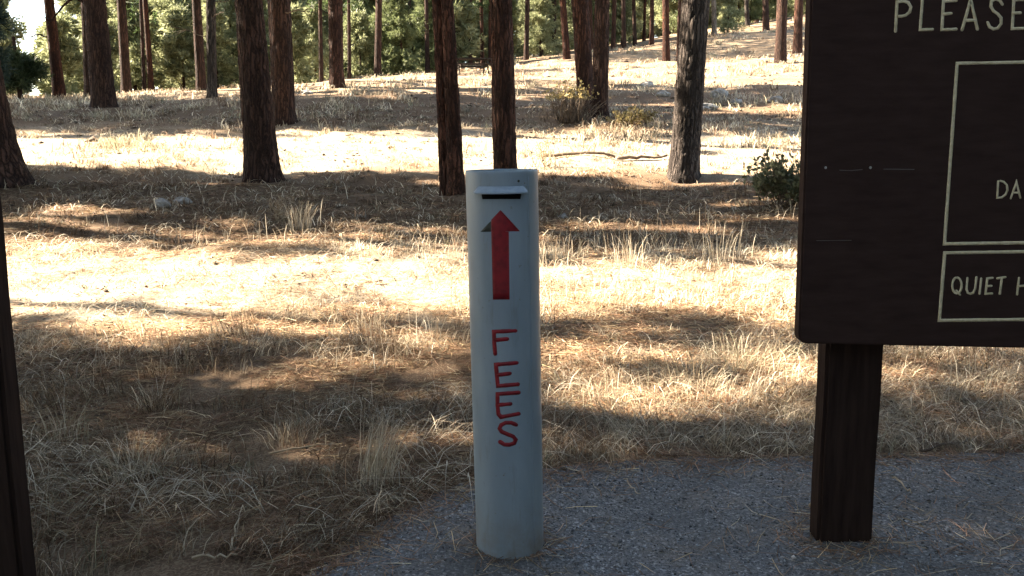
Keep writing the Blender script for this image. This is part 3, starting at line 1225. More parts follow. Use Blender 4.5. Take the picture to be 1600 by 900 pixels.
gxs = warp(330, -260, 260, 0, 3.0)
gys = warp(430, -40, 320, 6.0, 3.5)
X, Y = np.meshgrid(gxs, gys)
Z = H(X, Y).reshape(X.shape)
V = np.stack([X, Y, Z], -1).reshape(-1, 3)
i = np.arange(len(gys) - 1)[:, None] * len(gxs)
j = np.arange(len(gxs) - 1)[None]
Q = np.stack([i + j, i + j + 1, i + len(gxs) + j + 1, i + len(gxs) + j], -1).reshape(-1, 4)
g = build('ground', V, [Q], M['ground'], smooth=True, tint=np.stack([dust(V[:, 0], V[:, 1]), shade_litter(V[:, 0], V[:, 1]), V[:, 0] * 0], 1))
tag(g, 'forest floor of dry straw and needles rising to a wooded slope', 'ground', None, 'structure')

# pavement, its edge crumbling
pe = []
for (a, b) in zip(PAVE_EDGE[:-1], PAVE_EDGE[1:]):
    n = max(2, int(np.linalg.norm(b - a) / .03))
    for t in np.arange(n) / n:
        pe.append(a * (1 - t) + b * t)
pe = np.array(pe)
nr = unit(np.stack([-np.gradient(pe[:, 1]), np.gradient(pe[:, 0])], 1))
pe = pe + nr * ((N2(pe[:, 0] * 9, pe[:, 1] * 9) - .5) * .07 + (N1(pe[:, 0] * 2.5, pe[:, 1] * 2.5) - .5) * .09 + (N3(pe[:, 0] * 30, pe[:, 1] * 30) - .5) * .02)[:, None]
outline = np.concatenate([pe, PAVE[len(PAVE_EDGE):]])
bm = bmesh.new()
vs = [bm.verts.new((x, y, .012)) for x, y in outline]
f = bm.faces.new(vs)
low = bmesh.ops.extrude_face_region(bm, geom=[f])
for e in low['geom']:
    if isinstance(e, bmesh.types.BMVert):
        e.co.z = -.06
bmesh.ops.triangulate(bm, faces=bm.faces[:])
p = from_bm('pavement', bm, M['asphalt'])
tag(p, 'grey asphalt pad with loose gravel in the right foreground', 'pavement', None, 'structure')

# loose chips on the pavement
OCT = np.array([[1, 0, 0], [-1, 0, 0], [0, 1, 0], [0, -1, 0], [0, 0, 1], [0, 0, -.3]], float)
OF = np.array([[0, 2, 4], [2, 1, 4], [1, 3, 4], [3, 0, 4], [2, 0, 5], [1, 2, 5], [3, 1, 5], [0, 3, 5]])
n = 60000
cy = 2.1 + 2.3 * RNG.random(n) ** .9
cx = RNG.uniform(-1.4, 3.2, n)
k = in_poly(cx, cy, PAVE)
cx, cy = cx[k], cy[k]
n = len(cx)
a = RNG.uniform(0, 6.28, n)
sz = .0028 * np.exp(RNG.normal(0, .42, n))
s3 = sz[:, None] * RNG.uniform(.6, 1.4, (n, 3))
W = OCT[None] * s3[:, None]
W = W + RNG.normal(0, .22, (n, 6, 3)) * sz[:, None, None]
ca, sa = np.cos(a)[:, None], np.sin(a)[:, None]
Vx = np.stack([W[..., 0] * ca - W[..., 1] * sa + cx[:, None], W[..., 0] * sa + W[..., 1] * ca + cy[:, None], W[..., 2] * .8 + .0125], -1)
tv = np.clip(.15 * np.exp(RNG.normal(0, .55, n)), .03, .42)
warm = RNG.uniform(.9, 1.12, n)
tint = np.repeat(np.stack([tv * warm, tv, tv / warm * 1.0], 1)[:, None], 6, 1).reshape(-1, 3)
c = build('gravel', Vx.reshape(-1, 3), [(np.arange(n) * 6)[:, None, None] .repeat(8, 1).reshape(-1, 1) + np.tile(OF, (n, 1))], M['chips'], tint=tint)
tag(c, 'fine grey gravel chips scattered over the asphalt pad', 'gravel', None, 'stuff')

# ------------------------------------------------------------------ grass, straw and needles
PAL = np.array([[.48, .40, .295], [.39, .31, .22], [.29, .21, .14], [.20, .13, .088], [.57, .50, .39], [.34, .30, .215], [.28, .26, .175]])


def palette(n, wts, rng, jit=.24):
    wts = np.array(wts, float)
    idx = rng.choice(len(PAL), n, p=wts / wts.sum())
    return PAL[idx] * np.exp(rng.normal(0, jit, (n, 1)))


def blades(B, h, ang, lean, wd, T, rng):
    """bent blades: quad + quad + tip"""
    n = len(B)
    d = np.stack([np.cos(ang), np.sin(ang), np.zeros(n)], 1)
    fa = rng.uniform(0, 6.28, n)
    s = np.stack([np.cos(fa), np.sin(fa), np.zeros(n)], 1) * wd[:, None] * .5
    up = np.array([0, 0, 1.0])
    m1 = B + up * (h * .45 * (1 - .35 * lean))[:, None] + d * (h * lean * .22)[:, None]
    m2 = B + up * (h * .8 * (1 - .5 * lean))[:, None] + d * (h * lean * .58)[:, None]
    tp = B + up * (h * (1 - .68 * lean))[:, None] + d * (h * lean)[:, None]
    V = np.stack([B - s, B + s, m1 - s * .85, m1 + s * .85, m2 - s * .6, m2 + s * .6, tp], 1).reshape(-1, 3)
    o = (np.arange(n) * 7)[:, None]
    Q = np.concatenate([o + np.array([[0, 1, 3, 2]]), o + np.array([[2, 3, 5, 4]])])
    T3 = o + np.array([[4, 5, 6]])
    return V, Q, T3, np.repeat(T, 7, 0)


def clear_of(x, y):
    """not on the pavement"""
    k = np.ones(len(x), bool)
    near = y < 4.6
    k[near] = ~in_poly(x[near], y[near], PAVE)
    return k


def logd(n, a, b, rng):
    return np.exp(rng.uniform(math.log(a), math.log(b), n))


# tufts of short curly grass
n = 15000
d = logd(n, 2.3, 26, RNG)
x = RNG.uniform(-1, 1, n) * (.66 * d + .5)
dens = N1(x / .9 + 50, d / .7) * .6 + N2(x / .35, d / .3) * .4
bare = np.where((d > 5.9) & (d < 9.8) & (x < -.5), .62, .36)       # trodden bare patch on the left
left_front = (d < 5.4) & (x < -.1)
k = clear_of(x, d) & (dens > bare + .08 * RNG.normal(size=n)) & (RNG.random(n) > dust(x, d) * .8) & ~(left_front & (N2(x / .5 + 5, d / .32) * .7 + N3(x / .2, d / .15 + 8) * .3 < .53)) & ~((d > 9.8) & (d < 16.2) & (RNG.random(n) < .4))
x, d = x[k], d[k]
nt_ = len(x)
per = 15
X = np.repeat(x, per) + RNG.normal(0, 1, nt_ * per) * .035 * (1 + .06 * np.repeat(d, per))
Yd = np.repeat(d, per) + RNG.normal(0, 1, nt_ * per) * .035 * (1 + .06 * np.repeat(d, per))
k = clear_of(X, Yd)
X, Yd = X[k], Yd[k]
tp = palette(nt_, [1.6, 3, 2.6, 2.0, 1.4, .9, .4], RNG)
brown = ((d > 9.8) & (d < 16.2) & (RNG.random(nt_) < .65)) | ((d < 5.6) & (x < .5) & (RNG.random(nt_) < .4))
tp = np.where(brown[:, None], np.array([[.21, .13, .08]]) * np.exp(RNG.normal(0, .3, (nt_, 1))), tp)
pale = (d > 7.0) & (d < 9.8) & (RNG.random(nt_) < .75)  # tufts in the sunlit band tinted paler, sunlight put into their colour
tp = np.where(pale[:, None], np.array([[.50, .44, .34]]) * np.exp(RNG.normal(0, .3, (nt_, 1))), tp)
tp = tp * (1 - .38 * shade_litter(x, d) * (RNG.random(nt_) < .85))[:, None]  # tufts tinted darker along the shade bands
tint_t = np.repeat(tp, per, 0)[k]
hb = np.repeat(RNG.uniform(.05, .15, nt_) * (1 + .5 * (RNG.random(nt_) > .85)), per)[k] * RNG.uniform(.5, 1.3, len(X))
lie = np.repeat(N2(x / .7 + 20, d / .5) * .8 + RNG.uniform(0, .5, nt_), per)[k]
lang = np.repeat(N3(x / 1.2, d / 1.2 + 40) * 12 + RNG.normal(0, .7, nt_), per)[k]
B = np.stack([X, Yd, H(X, Yd) - .006], 1)
g1 = blades(B, hb, lang + RNG.normal(0, 1.0, len(X)), np.clip(lie + RNG.normal(.1, .25, len(X)), .15, 1.35), np.maximum(.0036, Yd * .0009), tint_t * np.exp(RNG.normal(-.05, .34, (len(X), 1))), RNG)
print('tuft blades', len(X))
# taller pale stalks
n = 5200
d = np.concatenate([logd(n // 2, 4.2, 20, RNG), RNG.normal(9.3, .5, n // 4), RNG.uniform(4.3, 7.2, n - n // 2 - n // 4)])
x = RNG.uniform(-1, 1, n) * (.66 * d + .5)
k = clear_of(x, d) & (N1(x / 1.1 + 9, d / .8 + 3) > .47) & ~((d > 5.5) & (d < 9.6) & (x < -1.2) & (RNG.random(n) < .93))
k &= (RNG.random(n) < np.where(x > 0, 1, .55))
x, d = x[k], d[k]
n = len(x)
B = np.stack([x, d, H(x, d) - .006], 1)
g2 = blades(B, RNG.uniform(.15, .38, n), RNG.uniform(0, 6.28, n), RNG.uniform(.05, .6, n), np.maximum(.003, d * .0007), palette(n, [3, 2, 1, .3, 4, .6, .3], RNG), RNG)
# coarse bleached straw lying about
n = 26000
d = logd(n, 3.0, 30, RNG)
x = RNG.uniform(-1, 1, n) * (.66 * d + .5)
k = clear_of(x, d) & (N2(x / .8 + 33, d / .6) > .4)
x, d = x[k], d[k]
n = len(x)
B = np.stack([x, d, H(x, d) + .008], 1)
g3 = blades(B, RNG.uniform(.1, .32, n), RNG.uniform(0, 6.28, n), RNG.uniform(1.15, 1.42, n), np.maximum(.004, d * .0009), palette(n, [3, 2, 1.5, 1.5, 4, .5, .3], RNG, .35), RNG)
# clumps on the far slope
n = 7000
d = logd(n, 18, 75, RNG)
x = RNG.uniform(-1, 1, n) * (.66 * d + .5)
k = N1(x / 2.2 + 60, d / 2.2) * .6 + N2(x / .9, d / .9 + 12) * .4 > .5
x, d = x[k], d[k]
tt_ = np.repeat(palette(len(x), [2, 3, 3, 2, 1.5, 1.6, 1], RNG), 11, 0)
X = np.repeat(x, 11) + RNG.normal(0, .12, len(x) * 11)
Yd = np.repeat(d, 11) + RNG.normal(0, .12, len(x) * 11)
B = np.stack([X, Yd, H(X, Yd) - .01], 1)
g4 = blades(B, RNG.uniform(.1, .38, len(X)), RNG.uniform(0, 6.28, len(X)), RNG.uniform(.2, 1.1, len(X)), Yd * .0010, tt_ * np.exp(RNG.normal(0, .25, (len(X), 1))), RNG)
mbg = MB()
for gg in (g1, g2, g3, g4):
    mbg.add(gg[0], gg[1], gg[2], gg[3])
o = mbg.build('dry_grass', M['grass'], tint=True)
tag(o, 'short dry straw coloured grass over the forest floor', 'grass', None, 'stuff')

# fallen pine needles and straw lying flat
n = 230000
d = logd(n, 2.2, 15, RNG)
x = RNG.uniform(-1, 1, n) * (.66 * d + .4)
dens = N2(x / .6 + 90, d / .5) * .6 + N3(x / .2, d / .16) * .4
on = ~clear_of(x, d)
pd = poly_dist(x, d, PAVE_EDGE)
keepd = RNG.random(n) > dust(x, d) * .78
k = np.where(on, RNG.random(n) < np.exp(-pd / .09) * .55 + .009 + .30 * np.exp(-np.abs(np.hypot(x - .0, d - 2.76) - .13) / .035) + .3 * np.exp(-np.abs(np.hypot(x - 1.13, d - 2.78) - .13) / .05) + .10 * np.exp(-((x - 1.62) / .4) ** 2 - ((d - 2.75) / .22) ** 2) + .08 * np.clip(N1(x * 2 + 4, d * 2) - .72, 0, 1), dens > np.where(d < 5.6, .38, .3))
k &= keepd | on
x, d, on, pd = x[k], d[k], on[k], pd[k]
n = len(x)
L = RNG.uniform(.06, .19, n) * RNG.uniform(.7, 1.2, n)
a = RNG.uniform(0, 6.28, n)
wd = np.maximum(.0024, d * .0008)
zz = np.where(on, .014, H(x, d) + .004) + RNG.exponential(.008, n) * np.where(on, .3, 1)
c0 = np.stack([x, d, zz], 1)
dv = np.stack([np.cos(a), np.sin(a), RNG.normal(0, .1, n) * np.where(on, .15, 1)], 1)
sv = np.stack([-np.sin(a), np.cos(a), RNG.normal(0, .3, n)], 1)
bend = RNG.normal(0, .12, n)
p0 = c0 - dv * (L / 2)[:, None]
p1 = c0 + sv * (bend * L)[:, None] * np.array([1, 1, 0])
p2 = c0 + dv * (L / 2)[:, None]
V = np.stack([p0 - sv * wd[:, None] * .5, p0 + sv * wd[:, None] * .5, p1 - sv * wd[:, None] * .5, p1 + sv * wd[:, None] * .5, p2], 1).reshape(-1, 3)
oo = (np.arange(n) * 5)[:, None]
rust = np.maximum(np.exp(-pd / .5), .55 * N1(x / .8 + 14, d / .6)) * (d < 5.6)
PN = np.array([[.28, .15, .09], [.34, .215, .14], [.46, .33, .19], [.22, .12, .065], [.52, .42, .28]])
wt = np.array([.22, .24, .24, .16, .14])
ix = RNG.choice(5, n, p=wt)
ix = np.where(RNG.random(n) < rust * .7, RNG.choice([0, 1, 3], n), ix)
tn = PN[ix] * np.exp(RNG.normal(-.05, .36, (n, 1)))
tn = tn * (1 - .42 * shade_litter(x, d) * ~on)[:, None]  # needles off the pavement get the same painted shade
print('needles', n)
o = build('pine_litter', V, [oo + np.array([[0, 1, 3, 2]]), oo + np.array([[2, 3, 4]])], M['grass'], tint=np.repeat(tn, 5, 0))
tag(o, 'rusty fallen pine needles and straw lying on the ground', 'pine litter', None, 'stuff')


# small dark debris: bark flakes, cones, crumbs of wood
n = 16000
d = logd(n, 3.6, 60, RNG)
x = RNG.uniform(-1, 1, n) * (.66 * d + .4)
k = clear_of(x, d) & (N2(x / .9 + 70, d / .7) * .6 + N1(x / 3, d / 2 + 30) * .4 > .48)
x, d = x[k], d[k]
n = len(x)
sz = np.minimum(np.maximum(.007, d * .0011), .035) * np.exp(RNG.normal(0, .45, n))
a = RNG.uniform(0, 6.28, n)
W = OCT[None] * sz[:, None, None] * np.stack([RNG.uniform(.8, 2.4, n), RNG.uniform(.5, 1, n), RNG.uniform(.3, .9, n)], 1)[:, None, :]
W = W + RNG.normal(0, .18, (n, 6, 3)) * sz[:, None, None]
ca, sa = np.cos(a)[:, None], np.sin(a)[:, None]
Vd = np.stack([W[..., 0] * ca - W[..., 1] * sa + x[:, None], W[..., 0] * sa + W[..., 1] * ca + d[:, None], W[..., 2] + (H(x, d) + .012)[:, None]], -1)
td = np.repeat(np.array([[.075, .05, .036]]) * np.exp(RNG.normal(0, .5, (n, 1))), 6, 0)
o = build('forest_debris', Vd.reshape(-1, 3), [(np.arange(n) * 6)[:, None, None].repeat(8, 1).reshape(-1, 1) + np.tile(OF, (n, 1))], M['chips'], tint=td)
tag(o, 'small dark bark flakes and crumbs strewn over the forest floor', 'debris', None, 'stuff')


# single tufts and weeds that stand out
def grass_tuft(name, px, d, n, h0, h1, spread_, lean0, lean1, wts, label, cat='grass tuft', bias=None, x=None):
    x = float(at_depth(px, 500, d)[0]) if x is None else x
    z = Hs(x, d)
    root_loc = (x, d, z)
    bx = RNG.normal(0, spread_, n)
    by = RNG.normal(0, spread_, n)
    B = np.stack([bx, by, H(bx + x, by + d) - z - .01], 1)
    ang = np.arctan2(by, bx) + RNG.normal(0, .6, n) if bias is None else RNG.normal(bias, .5, n)
    V, Q, T, Tn = blades(B, RNG.uniform(h0, h1, n), ang, RNG.uniform(lean0, lean1, n), np.maximum(.0026, np.full(n, d) * .0007), palette(n, wts, RNG), RNG)
    o = build(name, V, [Q, T], M['grass'], tint=Tn)
    o.location = root_loc
    return tag(o, label, cat)


def tuft_px(px, py):
    """distance along the pixel ray to the ground"""
    ds = np.linspace(2.2, 60, 4000)
    P = at_depth(np.full(4000, px), np.full(4000, py), ds)
    i = np.nonzero(P[:, 2] < H(P[:, 0], P[:, 1]))[0]
    return P[i[0]] if len(i) else P[-1]


for (px, py, n, h0, h1, sp, l0, l1, wts, lab, bias) in (
        (588, 762, 150, .2, .46, .035, .1, .6, [3, 2, 1, 0, 4, 1, 0], 'tall pale bunch of dry grass left of the fee pipe foot', .6),
        (470, 358, 90, .2, .5, .08, .1, .5, [3, 2, 1, 0, 4, 1, 0], 'feathery pale grass tuft in front of the big dark trunk', None),
        (186, 228, 260, .2, .42, .2, .2, .8, [0, 0, 0, 0, .5, 3, 6], 'rounded greenish grass tuft in the far left clearing', None),
        (95, 690, 140, .12, .34, .06, .2, .9, [1, 2, 2, 1, 1, 2, 3], 'grey green dry tuft beside the dark post on the left', None),
        (245, 640, 120, .1, .3, .05, .2, .9, [1, 2, 3, 2, 1, 1, 1], 'orange tinged grass tuft in the shaded left foreground', None),
        (205, 745, 160, .12, .32, .07, .3, 1.0, [2, 2, 1, .5, 3, 2, 2], 'curly pale tuft in the shaded left foreground below the orange one', None),
        (450, 690, 140, .1, .26, .07, .3, 1.0, [1, 3, 3, 2, 1, 1, 0], 'low rusty grass tuft in the left foreground near the sunny straw', None),
        (570, 515, 170, .12, .28, .1, .2, .8, [1, 2, 3, 3, 1, 1, .5], 'brown bushy grass tuft at the edge of the sunlit straw', None),
        (1120, 410, 60, .2, .52, .14, .05, .4, [2, 1, 0, 0, 5, .5, 0], 'row of white dry stalks left of the brown sign edge', None),
        (985, 415, 40, .2, .5, .12, .05, .4, [2, 1, 0, 0, 5, .5, 0], 'thin white stalks standing right of the fee pipe', None),
        (1150, 575, 220, .1, .32, .12, .2, .8, [1, 2, 1, .5, 2, 3, 4], 'greenish yellow tuft left of the sign post', None),
        (1085, 600, 170, .1, .3, .1, .2, .8, [2, 3, 2, .5, 2, 2, 1], 'straw yellow tuft left of the greenish one by the sign post', None),
        (1520, 620, 22, .25, .5, .12, .05, .35, [1, 1, 0, 0, 5, 0, 0], 'few bare white stalks right of the sign post', None),
):
    P = tuft_px(px, py)
    grass_tuft('grass_tuft', px, P[1], n, h0, h1, sp, l0, l1, wts, lab, bias=bias, x=P[0])


def shrub(name, px, py, w_, h_, label, stems, leaves, mat_leaf_t0, mat_leaf_t1, leaf, stem_mat, top_only=False, parts=True):
    P = tuft_px(px, py)
    root = empty(name, tuple(P), label, 'shrub')
    pts = []
    mb = MB()
    for k in range(stems):
        a = RNG.uniform(0, 6.283)
        rr_ = math.sqrt(RNG.random()) * w_ / 2
        hh = h_ * (1 - .45 * (rr_ / (w_ / 2)) ** 2) * RNG.uniform(.65, 1.05)
        t = np.linspace(0, 1, 6)
        b0 = RNG.normal(0, .16 * w_, 2)
        path = np.stack([b0[0] + math.cos(a) * rr_ * t ** 1.3, b0[1] + math.sin(a) * rr_ * t ** 1.3, -.03 + hh * t], 1)
        path[1:-1] += RNG.normal(0, .02, (4, 3))
        V, Q, T = tube(path, .007 * (1.2 - t) * max(1, P[1] / 14), 5)
        mb.add(V, Q, T)
        for q in range(3):
            u0 = RNG.uniform(.35, .9)
            i0 = int(u0 * 5)
            dd = unit(np.array([math.cos(a), math.sin(a), .9]) + RNG.normal(0, .6, 3)) * hh * .3
            pp = path[i0] + dd * np.linspace(0, 1, 4)[:, None]
            mb.add(*tube(pp, .004 * np.linspace(1, .3, 4) * max(1, P[1] / 14), 4))
            for m_ in range(leaves):
                u = RNG.uniform(.2, 1.1)
                pts.append(path[i0] + dd * u + RNG.normal(0, .03, 3))
        for m_ in range(leaves):
            u = RNG.uniform(.55 if top_only else .3, 1.03)
            i0 = min(int(u * 5), 4)
            pts.append(path[i0] + (path[i0 + 1] - path[i0]) * (u * 5 - i0) + RNG.normal(0, .03, 3))
    mb.build('stems', stem_mat, root, smooth=True)['kind'] = 'stuff'
    pts = np.array(pts)
    if top_only:
        pts = pts[pts[:, 2] > h_ * .5]
    V, Fq, Tn = needle_tufts(pts, unit(pts + np.array([0, 0, .2])), 4, leaf, leaf * .24, RNG, mat_leaf_t0, mat_leaf_t1)
    fo = build('foliage', V, [Fq], M['needles'], root, tint=Tn)
    return root


shrub('evergreen_shrub', 1232, 322, 1.05, .95, 'dark green leafy shrub partly behind the left edge of the brown sign', 52, 3,
      (.05, .058, .03), (.22, .22, .13), .10, M['twig'])
shrub('yellow_shrub', 893, 190, 1.35, 1.15, 'twiggy shrub with yellow autumn leaves at the foot of the close pair of pines', 110, 3,
      (.3, .22, .08), (.55, .44, .22), .07, M['twig'], True)
shrub('low_shrub', 985, 196, 1.2, .5, 'low brown shrub right of the yellow leaved one', 40, 3, (.1, .075, .035), (.24, .2, .09), .08, M['twig'])
shrub('weed', 845, 262, .55, .95, 'thin bare weed stems just behind the right of the fee pipe', 16, 1, (.3, .22, .13), (.48, .38, .24), .035, M['stick'])
shrub('low_shrub', 445, 345, .5, .42, 'small bare twiggy shrub in the shade right of the big dark trunk', 18, 1, (.2, .14, .09), (.4, .3, .2), .04, M['stick'])


# ------------------------------------------------------------------ rocks
def rock(px, py, sx, sy, sz, label, name='rock'):
    sx, sy, sz = sx * .72, sy * .72, sz * .72
    P = tuft_px(px, py)
    bm = bmesh.new()
    bmesh.ops.create_icosphere(bm, subdivisions=4, radius=1)
    sd = RNG.uniform(0, 50, 3)
    for v in bm.verts:
        c = v.co
        n_ = (N1(c.x * 1.4 + sd[0], c.y * 1.4 + c.z + sd[1]) - .5) * .7 + (N2(c.x * 3.3 + c.z * 2 + sd[2], c.y * 3.3) - .5) * .4 + (N3(c.x * 8 + c.z * 5 + sd[1], c.y * 8 - c.z * 3) - .5) * .14
        f_ = 1 + n_
        v.co = Vector((c.x * f_ * sx, c.y * f_ * sy, c.z * f_ * sz))
    o = from_bm(name, bm, M['rock'])
    o.location = (P[0], P[1], P[2] + sz * .25)
    o.rotation_euler = (0, 0, RNG.uniform(-.4, .4))
    return tag(o, label, 'rock', 'rocks lying about the clearing')


rock(1122, 152, .42, .3, .3, 'pale slanted rock right of the grey scaly trunk, largest there')
rock(1150, 162, .26, .25, .18, 'small grey rock just right of the pale slanted rock')
rock(1105, 170, .34, .3, .16, 'low dark rock at the right foot of the grey scaly trunk')
rock(1212, 160, .3, .25, .2, 'whitish rock in the shade near the sign board edge')
rock(1010, 135, .4, .3, .22, 'pale rock on the slope left of the grey scaly trunk')
rock(1035, 150, .3, .25, .16, 'small pale rock close left of the grey scaly trunk')
rock(252, 322, .16, .14, .1, 'bright rounded stone in the shade in the left clearing')
rock(284, 318, .22, .16, .1, 'flat stone right of the bright rounded stone')
rock(480, 147, .3, .25, .15, 'flat stone in sun left of the forked brown pine')
rock(418, 148, .3, .25, .15, 'pale stone in sun between the big trunk and the forked pine')
rock(880, 340, .09, .08, .06, 'small bright stone right of the fee pipe top')

# ------------------------------------------------------------------ fallen sticks
def stick(px0, py0, px1, py1, r, label, mat, lift=.02, name='fallen_stick'):
    a, b = tuft_px(px0, py0), tuft_px(px1, py1)
    n = 9
    t = np.linspace(0, 1, n)
    path = a + (b - a) * t[:, None] + RNG.normal(0, .012, (n, 3)) * np.linalg.norm(b - a)
    zg = H(path[:, 0], path[:, 1])
    inp = in_poly(path[:, 0], path[:, 1], PAVE)
    path[:, 2] = np.where(inp, .014, zg) + r + lift * RNG.random(n)
    path = path - a
    V, Q, T = tube(path, r * (1.05 - .5 * t), 6)
    o = build(name, V, [Q, T], mat, smooth=True)
    o.location = a
    return tag(o, label, 'stick', 'sticks lying on the ground')


stick(838, 247, 960, 250, .05, 'long thin fallen branch lying across the sunny grass behind the fee pipe', M['twig'], .04, 'fallen_branch')
stick(965, 251, 1042, 249, .045, 'short thin fallen branch ending at the grey scaly trunk', M['twig'], .04, 'fallen_branch')
stick(255, 778, 310, 738, .004, 'pale stick in the left foreground pointing up to the right', M['stick'])
stick(205, 762, 245, 782, .004, 'short pale bent stick in the left foreground', M['stick'])
stick(300, 880, 372, 876, .005, 'pale straight stick lying level at the bottom left', M['stick'])
stick(360, 868, 374, 812, .004, 'upright looking pale stick at the bottom left', M['stick'])
stick(345, 560, 372, 500, .005, 'dark twig poking up at the edge of the sunny straw', M['twig'])
stick(1440, 712, 1525, 690, .006, 'long brown stick on the pavement edge right of the sign post', M['twig'])
stick(1395, 764, 1424, 790, .004, 'thin white twig on the asphalt right of the sign post', M['stick'])
stick(1266, 808, 1284, 842, .008, 'grey twig leaning at the left foot of the sign post', M['stick'])
stick(975, 765, 1000, 792, .003, 'thin pale twig on the asphalt between pipe and post', M['stick'])
stick(508, 738, 556, 768, .006, 'pale broken stick in front of the tall pale bunch of grass', M['stick'])
stick(420, 770, 445, 745, .004, 'tiny pale stick in the rusty needles', M['stick'])
stick(420, 712, 520, 700, .005, 'bleached stick in the sun patch left of the tall bunch of grass', M['stick'])

# ------------------------------------------------------------------ picnic table far off by the red trunks
P = tuft_px(737, 117)
tb = empty('picnic_table', tuple(P), 'dark picnic table far off between the twin stemmed pine and the slim trunk', 'picnic table', None, .25)


def box(name, c, s, mat, parent, bev=.0, rot=None):
    bm = bmesh.new()
    bmesh.ops.create_cube(bm, size=1)
    for v in bm.verts:
        v.co = Vector((v.co.x * s[0], v.co.y * s[1], v.co.z * s[2]))
    if bev:
        bmesh.ops.bevel(bm, geom=bm.edges[:], offset=bev, segments=2, affect='EDGES')
    o = from_bm(name, bm, mat, parent)
    o.location = c
    if rot:
        o.rotation_euler = rot
    return o


for i in range(5):
    box('table_plank', (0, -.34 + i * .17, .76), (1.9, .155, .05), M['table'], tb, .006)
for s in (-1, 1):
    box('bench', (0, s * .78, .46), (1.9, .27, .05), M['table'], tb, .006)
    box('crossbar', (s * .65, 0, .4), (.06, 1.7, .09), M['table'], tb)
    for t in (-1, 1):
        box('leg', (s * .72, t * .42, .37), (.05, .1, .86), M['table'], tb, 0, (t * .5, 0, 0))

# ------------------------------------------------------------------ fee pipe
BF = at_height(797, 874, .012)                       # front foot of the pipe
R = 105 * ((np.array([BF[0], BF[1] + .11, 0]) - CAM) @ F_) / FPX / 2
PC = np.array([BF[0], BF[1] + R])
TOPZ = float(at_depth(786, 267, BF[1])[2])
pipe = empty('fee_pipe', (PC[0], PC[1], .012), 'blue grey steel fee deposit pipe with red arrow and red lettering', 'fee box')
LEANX = 0.006
SEG = 64
wall = .006


def cyl_pt(th, z, off=0.0):
    """point on the pipe; th = 0 faces the camera side (-y)"""
    return np.stack([np.sin(th) * (R + off) + LEANX * z * -1, -np.cos(th) * (R + off), z], -1)


th = np.arange(SEG) / SEG * 2 * math.pi
prof = [(-.25, 0), (TOPZ - .012, 0), (TOPZ - .004, -.0006), (TOPZ - .001, -.0025), (TOPZ - .001, -wall + .001), (TOPZ - .004, -wall), (TOPZ - .03, -wall)]
rings = [cyl_pt(th, np.full(SEG, z - .012 if z > 0 else z), o_) for z, o_ in prof]
V = np.concatenate(rings)
Q = []
for i in range(len(prof) - 1):
    for j in range(SEG):
        Q.append((i * SEG + j, i * SEG + (j + 1) % SEG, (i + 1) * SEG + (j + 1) % SEG, (i + 1) * SEG + j))
o = build('pipe_body', V, [np.array(Q)], M['paint'], pipe, smooth=True)
HT = TOPZ - .012
rg = cyl_pt(th, np.full(SEG, HT - .012), -wall - .0002)
V = np.concatenate([rg, [[LEANX * -HT, 0, HT - .008]]])
build('cap_plate', V, [np.stack([np.arange(SEG), (np.arange(SEG) + 1) % SEG, np.full(SEG, SEG)], 1)], M['paint'], pipe, smooth=True)


def px_on_pipe(px, py):
    """angle and height on the pipe surface seen at a pixel"""
    d_ = ray(px, py)
    ox, oy = CAM[0] - PC[0], CAM[1] - PC[1]
    a = d_[..., 0] ** 2 + d_[..., 1] ** 2
    b = ox * d_[..., 0] + oy * d_[..., 1]
    c = ox * ox + oy * oy - R * R
    t = (-b - np.sqrt(np.maximum(b * b - a * c, 0))) / a
    P = CAM + d_ * t[..., None]
    z = P[..., 2] - .012
    return np.arctan2(P[..., 0] - PC[0] + LEANX * z, -(P[..., 1] - PC[1])), z


def slab(rows, off0, off1, name, mat, cols=7):
    """rows: (py, x left, x right) -> thin curved slab on the pipe"""
    vin, vout = [], []
    for py, xl, xr in rows:
        xs = np.linspace(xl, xr, cols)
        t_, z_ = px_on_pipe(xs, np.full(cols, py))
        vin.append(cyl_pt(t_, z_, off0))
        vout.append(cyl_pt(t_, z_, off1))
    n = len(rows)
    V = np.concatenate([np.concatenate(vin), np.concatenate(vout)])
    N = n * cols
    Q = []
    for i in range(n - 1):
        for j in range(cols - 1):
            a = i * cols + j
            Q.append((N + a, N + a + cols, N + a + cols + 1, N + a + 1))
            if i == 0:
                Q.append((a, N + a, N + a + 1, a + 1))
            if i == n - 2:
                Q.append((a + cols, a + cols + 1, N + a + cols + 1, N + a + cols))
        for j in (0, cols - 1):
            a = i * cols + j
            Q.append((a, a + cols, N + a + cols, N + a))
    return build(name, V, [np.array(Q)], mat, pipe)


rows_ = [(y, 782 - 31 * (y - 328) / 34 if y < 345.5 else 768, 782 + 31 * (y - 328) / 33.5) for y in np.linspace(328.5, 361.5, 12)]
rows_ += [(y, 768 + 2.5 * (y - 362) / 106, 795 + 1.2 * (y - 362) / 106) for y in np.linspace(362.2, 468, 10)]
slab(rows_, -.0005, .0006, 'arrow', M['red'])
slab([(345.8, 766.9, 767.7), (350, 762.8, 767.6), (355, 758, 767.6), (362, 752, 767.6)], -.0005, .0004, 'arrow_wing', M['olive'], 4)


